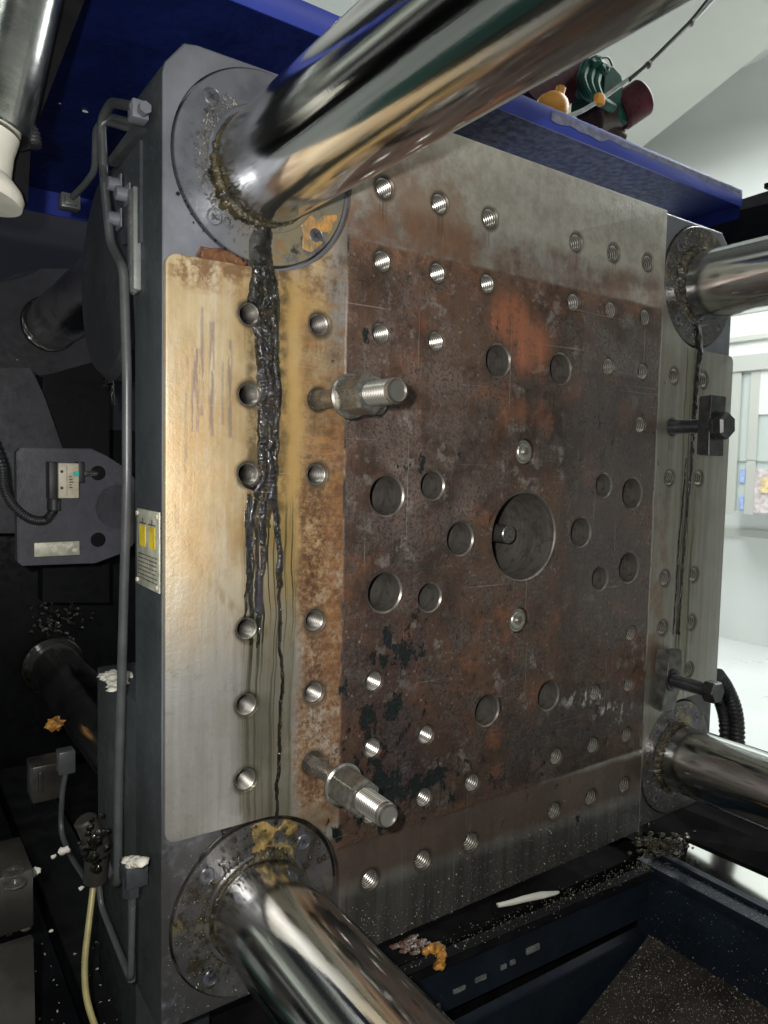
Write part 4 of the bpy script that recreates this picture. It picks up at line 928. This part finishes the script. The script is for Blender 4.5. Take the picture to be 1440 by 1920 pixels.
# polished rail and black guards at the right
t = thing('polished_rail', 'bright polished flat rail strip beside the dark bed at lower right', 'rail', at(1340, 1640, Z=-.75))
Q = [at(1294, 1574, Z=-.74), at(1460, 1642, Z=-.74), at(1480, 1727, Z=-.74), at(1284, 1616, Z=-.74)]
bm = B(); prism(bm, Q, (0, 0, -.03)); link('rail_strip', fin(bm, None), simple('polished_steel', (.72, .72, .68), .12, 1, .05, 3, .03), t)
tag(t, t['label'], 'rail')
bm = B(); prism(bm, [at(1215, 1480, Z=-.66), at(1290, 1480, Z=-.66), at(1560, 1620, Z=-.66), at(1560, 1690, Z=-.70), at(1290, 1572, Z=-.70), at(1205, 1560, Z=-.70)], (0, 0, -.01)); tag(link('rail_guard', fin(bm, 30), M_matte), 'black sheet guard under the lower right chrome bar', 'guard')
bm = B(); prism(bm, [(.58, .6, -1.29), (.66, .6, -1.29), (.66, -1, -1.29), (.58, -1, -1.29)], (0, 0, .52)); tag(link('bed_beam', fin(bm, 30), M_matte), 'black bed beam under the polished rail', 'beam')
# lumps at the corner of the platen
bm = B()
for k in range(170): blob(bm, at(random.gauss(1245, 26), random.gauss(1582, 9), Y=.03), random.uniform(.0015, .0065), (1.4, 1, .7), 2, .9, 1.4, k)
tag(link('corner_grease', fin(bm, 60), M_grease2), 'olive grease heaped at the lower right corner of the platen', None, kind='stuff')
M_slot = simple('grey_clip_plastic', (.15, .155, .15), .5, 0, .4, 60, .3)
# light slots under the ledge, built as grey plates on the wall
for k, (px, py, w_, h_) in enumerate(((815, 1892, 22, 34), (862, 1858, 22, 14), (902, 1836, 20, 16), (945, 1812, 10, 16), (962, 1803, 9, 16), (1000, 1780, 24, 22))):
    nn_ = Vector((-(A1 - A0).y, (A1 - A0).x, 0)).normalized()
    def onw(qx, qy):
        d_ = ray(qx, qy); return CAM + d_ * ((A0 - nn_ * .004 - CAM).dot(nn_) / d_.dot(nn_))
    bm = B(); prism(bm, [onw(px - w_ / 2, py), onw(px + w_ / 2, py - w_ * .45), onw(px + w_ / 2, py + h_ * .5 - w_ * .45), onw(px - w_ / 2, py + h_ * .5)], nn_ * .003)
    tag(link('cable_clip', fin(bm, None), M_slot), ['grey clip nearest the lower left chrome bar, in the gap under the ledge', 'second grey clip from the lower left chrome bar', 'third grey clip from the lower left chrome bar', 'narrow grey clip, fourth from the lower left chrome bar', 'narrow grey clip, fifth from the lower left chrome bar', 'largest grey clip at the right end of the row'][k], 'clip', 'grey clips in the gap under the ledge')
# white strip and amber grease on the ledge
bm = B(); zc_ = ZL + .004; P0 = at(933, 1698, Z=zc_); P1 = at(985, 1686, Z=zc_); P2 = at(1048, 1672, Z=zc_)
tube(bm, [P0, P0.lerp(P1, .5), P1, P1.lerp(P2, .5), P2.lerp(P1, .1), P2], [.006, .0085, .009, .0085, .006, .003], 12)
for v in bm.verts: v.co.z = zc_ + (v.co.z - zc_) * .5; v.co += Vector((0, 0, .003)) * mnoise.noise(v.co * 60)
tag(link('plastic_strip', fin(bm, 60), M_white), 'long cream plastic strip lying on the black ledge under the platen', 'plastic strip')
bm = B()
for px, py, r_ in ((798, 1783, .010), (808, 1778, .012), (818, 1776, .013), (826, 1782, .012), (827, 1792, .011), (826, 1802, .011), (822, 1810, .012), (828, 1812, .009)):
    blob(bm, at(px, py, Y=.055 if py < 1790 else .045), r_ * .9, (1, .7, .8), 2, .5, 2, px)
tag(link('amber_grease_drip', fin(bm, 60), M_amber), 'amber grease dripping over the ledge under the platen', 'grease')
bm = B()
for k in range(26): blob(bm, at(random.gauss(775, 18), random.gauss(1772, 6), Z=ZL + .001), random.uniform(.003, .009), (1.6, 1, .2), 2, .8, 1.5, k)
tag(link('brown_grease_smear', fin(bm, 60), M_film), 'red-brown grease smear beside the amber drip', 'grease')

# plastic pellets
def scatter(n, fn, smin, smax, name, label, mat, seed):
    rd = random.Random(seed); vs = []; fs = []
    for k in range(n):
        p = fn(rd)
        if p is None: continue
        s_ = rd.uniform(smin, smax) * (1 if rd.random() < .93 else 2.0); b0 = len(vs); R_ = Matrix.Rotation(rd.uniform(0, 6.3), 3, Vector((rd.uniform(-1, 1), rd.uniform(-1, 1), rd.uniform(-1, 1) + .01)).normalized())
        for c_ in ((1, 0, 0), (-1, 0, 0), (0, .7, 0), (0, -.7, 0), (0, 0, .6), (0, 0, -.6)): vs.append(tuple(Vector(p) + R_ @ (Vector(c_) * s_)))
        for a, b_, c_ in ((0, 2, 4), (2, 1, 4), (1, 3, 4), (3, 0, 4), (2, 0, 5), (1, 2, 5), (3, 1, 5), (0, 3, 5)): fs.append((b0 + a, b0 + b_, b0 + c_))
    me = bpy.data.meshes.new(name); me.from_pydata(vs, [], fs); o = link(name, me, mat); tag(o, label, None, kind='stuff'); return o
M_pel = simple('plastic_crumb', (.34, .31, .25), .5, 0, .4, 300, .1)
def f_chute(rd):
    x = R0.x - .001 - abs(rd.gauss(0, .16)); y = rd.uniform(-.75, .06)
    if x < -.1: return None
    z = (zc + .02) + (x - R0.x) / (R0.x + .1) * .27 + .001
    if rd.random() > .35 + .65 * (mnoise.noise(Vector((x * 9, y * 9, 3))) * .5 + .5): return None
    return (x, y, z + .0005)
scatter(9000, f_chute, .0006, .0016, 'plastic_pellets', 'pale plastic crumbs scattered over the dark chute', M_pel, 21)
def f_ledge(rd):
    t_ = rd.random() ** .6; p = at(690, 1838, Z=ZL).lerp(at(1220, 1612, Z=ZL), t_); return p + Vector((rd.gauss(0, .004), rd.gauss(-.004, .014), .0012))
scatter(520, f_ledge, .0006, .0015, 'ledge_crumbs', 'pale crumbs along the black ledge under the platen', M_pel, 22)
def f_side(rd):
    y = R0.y - rd.random() ** 1.4 * .8; return (R0.x + rd.uniform(-.012, .05), y, ZL + .003)
scatter(500, f_side, .0006, .0015, 'side_crumbs', 'pale crumbs along the right ledge of the pit', M_pel, 23)
def f_face(rd):
    x = rd.uniform(-.35, .40); z = -.607 + abs(rd.gauss(0, .035)) * (1.4 + x); return (x, -.0006, z) if z < -.36 else None
scatter(750, f_face, .0004, .0011, 'face_crumbs', 'fine pale crumbs stuck to the lower edge of the platen face', M_pel, 24)
def f_wall(rd):
    y = R0.y - rd.random() * .7; return (R0.x - .0006, y, ZL - .03 - rd.random() * .16)
scatter(420, f_wall, .0005, .0013, 'wall_crumbs', 'pale crumbs stuck to the pit side', M_pel, 25)
def f_left(rd):
    if rd.random() < .5: return (rd.uniform(-.62, -.52), rd.uniform(-.3, .5), -.758)
    return (rd.uniform(-.79, -.67), rd.uniform(-.1, .6), -.698)
scatter(260, f_left, .001, .0028, 'rail_crumbs', 'pale crumbs scattered on the lower left rails', M_pel, 26)
def f_corner(rd):
    x = -.60 + rd.random() * .11; z = -.60 + rd.random() ** 1.5 * .22
    if math.hypot(x + BX, z + BZ) < .07: return None
    return (x, .0088 if math.hypot(x + BX, z + BZ) > .121 else .0045, z)
scatter(160, f_corner, .0004, .0009, 'corner_crumbs', 'fine crumbs on the lower left corner of the platen', M_pel, 27)

# ================================================================== blue top cover
YL = .207; ZB = .80; x0, x1 = -1.15, .966
t = thing('blue_cover', 'dark blue sheet metal machine cover above and behind the platen', 'cover', (0, .7, ZB))
bm = B(); box(bm, x0, x1, YL + .003, 1.24, ZB + .003, ZB + .006); link('panel', fin(bm, None), M_blue, t)
bm = B(); box(bm, x0, x1, YL - .001, YL + .002, ZB - .001, ZB + .042, .0006); link('front_lip', fin(bm, 30), M_bluel, t)
bm = B(); box(bm, x1 - .003, x1, YL + .004, 1.24, ZB - .03, ZB + .002); link('end_lip', fin(bm, None), M_blue, t)
bm = B(); box(bm, x0, x1 - .004, 1.241, 1.246, ZB - .055, ZB + .006); link('rear_lip', fin(bm, None), M_bluel, t)
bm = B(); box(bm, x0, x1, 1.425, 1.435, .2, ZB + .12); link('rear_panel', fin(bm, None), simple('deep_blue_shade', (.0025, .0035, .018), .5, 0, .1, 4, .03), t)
for px, py, r_ in ((160, 209, .004), (112, 194, .002), (800, 30, .002)):
    bm = B(); blob(bm, at(px, py, Z=ZB + .0015), r_, (1.6, .8, .5), 2, .6, 2, px); link('paint_chip', fin(bm, 60), M_white, t)
# torn foil edging strip lying on the lip
bm = B(); a_ = at(1035, 212, Y=YL - .003); n = 40; V0 = []
for k in range(n + 1):
    px = 1035 + (1389 - 1035) * k / n; tp = at(px, 208 + (357 - 208) * k / n, Y=YL - .004); th = .010 + .006 * mnoise.noise(Vector((k * .35, 0, 0))) + (.007 if k < 12 else 0)
    V0.append((bm.verts.new(tp), bm.verts.new(tp - Vector((0, -.001, th))), bm.verts.new(tp + Vector((0, .02, .002)))))
for a, b_ in zip(V0, V0[1:]): bm.faces.new((a[0], b_[0], b_[1], a[1])); bm.faces.new((a[0], a[2], b_[2], b_[0]))
link('worn_edge_strip', fin(bm, 60), simple('pale_blue_foil', (.28, .29, .40), .4, .3, .25, 60, .3), t)
# right hand black roof profile beyond the cover
bm = B(); prism(bm, [at(1262, 418, X=1.02), at(1395, 372, X=1.02), at(1560, 320, X=1.02), at(1560, 380, X=1.02), at(1262, 450, X=1.02)], (.05, 0, 0)); tag(link('roof_profile', fin(bm, 30), M_link), 'dull grey roof profile between the blue cover and the upper right chrome bar', 'profile', 'roof profiles at upper right')
bm = B(); prism(bm, [at(1262, 424, X=1.01), at(1560, 352, X=1.01), at(1560, 520, X=1.01), at(1262, 520, X=1.01)], (.05, 0, 0)); tag(link('roof_profile', fin(bm, 30), M_black), 'black roof profile just above the upper right chrome bar', 'profile', 'roof profiles at upper right')
bm = B(); a_ = at(1432, 348, X=1.05); box(bm, 1.05, 1.09, a_.y - .2, a_.y, a_.z - .008, a_.z + .006, .002); tag(link('roof_stop', fin(bm, 30), M_black), 'small black stop on the roof profile at the right edge', 'stop')

# ================================================================== pump on the cover
YP = .62
t = thing('hydraulic_pump', 'green pump with maroon motor standing on the blue cover at upper right', 'pump', at(1120, 270, Y=YP))
def C_(x, y, Y=YP): return at(x, y, Y=Y)
bm = B()
prism(bm, [C_(1132, 128, .56), C_(1150, 120, .56), C_(1166, 138, .56), C_(1172, 158, .56), C_(1166, 200, .56), C_(1128, 190, .56)], (0, .12, 0)); bmesh.ops.bevel(bm, geom=bm.edges[:], offset=.008, segments=3, affect='EDGES')
cyl(bm, C_(1112, 190, .62), C_(1160, 215, .62), .045, .055, seg=28, bev=.01)
for k in range(3):
    tube(bm, [C_(1100 + k * 11, 118 + k * 6, .56), C_(1088 + k * 13, 150 + k * 6, .54), C_(1100 + k * 13, 178 + k * 6, .54), C_(1130 + k * 9, 190 + k * 6, .56)], .014, 10, bend=.05)
cyl(bm, C_(1095, 120, .62), C_(1120, 175, .62), .05, .06, seg=20, bev=.01)
for k in range(7): blob(bm, C_(1108 + (k * 17) % 30, 120 + (k * 11) % 22, .55), .016, (1, 1, 1), 2, .3, 2, k)
box(bm, C_(1158, 200, .6).x - .04, C_(1158, 200, .6).x + .03, .57, .66, C_(1158, 205, .6).z - .045, C_(1158, 205, .6).z + .02, .012)
link('pump_casing', fin(bm, 30), M_green, t)
bm = B(); cyl(bm, C_(1150, 218), C_(1190, 190), .052, seg=28, bev=.004); cyl(bm, C_(1105, 225), C_(1150, 215), .05, seg=20, bev=.004); cyl(bm, C_(1130, 240), C_(1160, 262), .03, seg=16); link('motor_mount', fin(bm, 30), simple('rusty_brown_iron', (.04, .022, .018), .5, .1, .4, 30, .3), t)
bm = B(); cyl(bm, C_(1160, 213, .60), C_(1207, 181, .56), .054, seg=36, bev=.008); link('motor', fin(bm, 30), M_maroon, t)
bm = B(); tube(bm, [C_(1122, 122, .55), C_(1128, 108, .55), C_(1142, 108, .55), C_(1148, 124, .55)], .003, 8, bend=.02); link('lifting_ring', fin(bm, 50), M_pipe, t)
bm = B(); prism(bm, [C_(985, 165), C_(1098, 110), C_(1075, 190), C_(1040, 225)], (0, .05, 0)); tag(link('maroon_bracket', fin(bm, 30), M_maroon), 'maroon bracket sheet left of the green pump under the top chrome bar', 'bracket')
bm = B(); blob(bm, C_(1035, 205, .45), .045, (1, .8, .9), 3, .15, 1.2, 3); cyl(bm, C_(1046, 190, .44), C_(1052, 165, .44), .012, seg=14)
tag(link('orange_reservoir', fin(bm, 60), M_orange), 'orange rounded reservoir on the cover left of the pump', 'reservoir')
pipe('air_cable', 'pale and black cable bundle rising diagonally to the upper right corner', [C_(1050, 222, .3), C_(1085, 212, .3), C_(1125, 188, .3), C_(1215, 122, .3), C_(1295, 44, .3), C_(1345, -10, .3)], .0052, M_cable, .06, 'cable')
pipe('black_cable', 'thin black cable strand beside the pale bundle at upper right', [C_(1180, 150, .295), C_(1217, 118, .295), C_(1295, 40, .295), C_(1335, -10, .295)], .0045, M_rub, .03, 'cable')
bm = B()
for px, py in ((1216, 121), (1296, 43)): c_ = C_(px, py, .297); d_ = (C_(px + 8, py - 7, .297) - c_).normalized(); cyl(bm, c_ - d_ * .004, c_ + d_ * .004, .0085, seg=14)
tag(link('cable_ties', fin(bm, 40), M_white), 'two white cable ties round the cable bundle', 'cable tie')
bm = B(); c_ = C_(1124, 187, .295); box(bm, c_.x - .012, c_.x + .012, c_.y - .008, c_.y + .008, c_.z - .012, c_.z + .012, .003, ); tag(link('orange_clip', fin(bm, 40), M_orange), 'small orange clip on the cable bundle in front of the pump', 'clip')

# ================================================================== chrome ram at the upper left corner
t = thing('chrome_ram', 'blurred shiny chrome ram with a white cup end in the upper left corner', 'ram', at(5, 340, Y=.1))
a_ = at(-28, 242, Y=.1); b_ = at(52, -120, Y=.1); 
bm = B(); cyl(bm, a_, b_, .047, seg=64, bev=.002); link('ram_tube', fin(bm, 30), M_chrome, t)
ax = (a_ - b_).normalized()
bm = B(); lathe(bm, [(0, .0), (.036, .0), (.034, .02), (.036, .045), (.050, .058), (.054, .066), (.053, .075), (.0, .078)], c=a_ + ax * .002, axis=ax, seg=48); link('white_cup', fin(bm, 40), M_white, t)
pts = [at(30, 232, Y=.1), at(48, 238, Y=.1), at(60, 252, Y=.1), at(62, 275, Y=.1)]
bm = B(); tube(bm, [p for p in pts], .007, 12); c0 = corrugated(pts, .0095, 16, M_rub, 'spring_hose', 'short black ribbed hose beside the white cup at upper left'); bm.free()
bm = B(); prism(bm, [at(95, -60, Y=.16), at(182, -60, Y=.16), at(58, 262, Y=.16), at(52, 382, Y=.16), at(-40, 382, Y=.16), at(-40, 240, Y=.16)], (0, .03, 0)); tag(link('black_strut', fin(bm, 30), M_deep), 'black strut behind the chrome ram at upper left', 'strut')  # its black stands for the shadow side of a profile

# ================================================================== hall things at right
t = thing('control_cabinet', 'pale blurred control cabinet with coloured notices against the far wall', 'cabinet', (4.7, 2.3, -1.3))
def rp(name, x0_, y0_, x1_, y1_, X, mat, th=.01):
    a = at(x0_, y0_, X=X); b = at(x1_, y1_, X=X); bm = B(); box(bm, X, X + th, min(a.y, b.y), max(a.y, b.y), min(a.z, b.z), max(a.z, b.z)); return link(name, fin(bm, None), mat, t)
rp('cabinet_body', 1340, 682, 1560, 970, 4.6, simple('cabinet_paint', (.60, .66, .64), .5, 0, .04, 3, .02), .3)
rp('door_seam', 1409, 690, 1411, 965, 4.585, M_wall2)
rp('door_seam', 1344, 862, 1560, 865, 4.585, M_wall2)
rp('door_frame', 1372, 690, 1376, 965, 4.58, M_wall2)
rp('cabinet_top', 1340, 672, 1560, 680, 4.57, M_wall2, .3)
rp('blue_notice', 1388, 880, 1396, 905, 4.59, simple('blue_notice_ink', (.40, .50, .85), .5)); rp('blue_notice', 1400, 880, 1408, 905, 4.59, bpy.data.materials['blue_notice_ink'])
rp('blue_notice', 1386, 930, 1394, 955, 4.59, bpy.data.materials['blue_notice_ink']); rp('blue_notice', 1398, 930, 1406, 955, 4.59, bpy.data.materials['blue_notice_ink'])
rp('pink_poster', 1416, 880, 1470, 965, 4.59, simple('pink_poster_ink', (.70, .62, .62), .5))
rp('orange_disc', 1427, 896, 1450, 925, 4.58, simple('orange_poster_ink', (.85, .66, .36), .5))
rp('white_notice', 1425, 690, 1480, 775, 4.59, M_wall)
corrugated([at(1345, 1265, Y=.16), at(1362, 1290, Y=.16), at(1378, 1330, Y=.15), at(1383, 1380, Y=.15), at(1380, 1440, Y=.14), at(1370, 1500, Y=.14)], .019, 24, M_rub, 'corrugated_hose', 'thick black corrugated hose curving behind the lower right chrome bar')
corrugated([at(1335, 1290, Y=.18), at(1352, 1320, Y=.18), at(1360, 1360, Y=.18), at(1358, 1430, Y=.18), at(1350, 1500, Y=.18)], .017, 24, M_rub, 'corrugated_hose', 'second black corrugated hose, half hidden beside the platen corner')
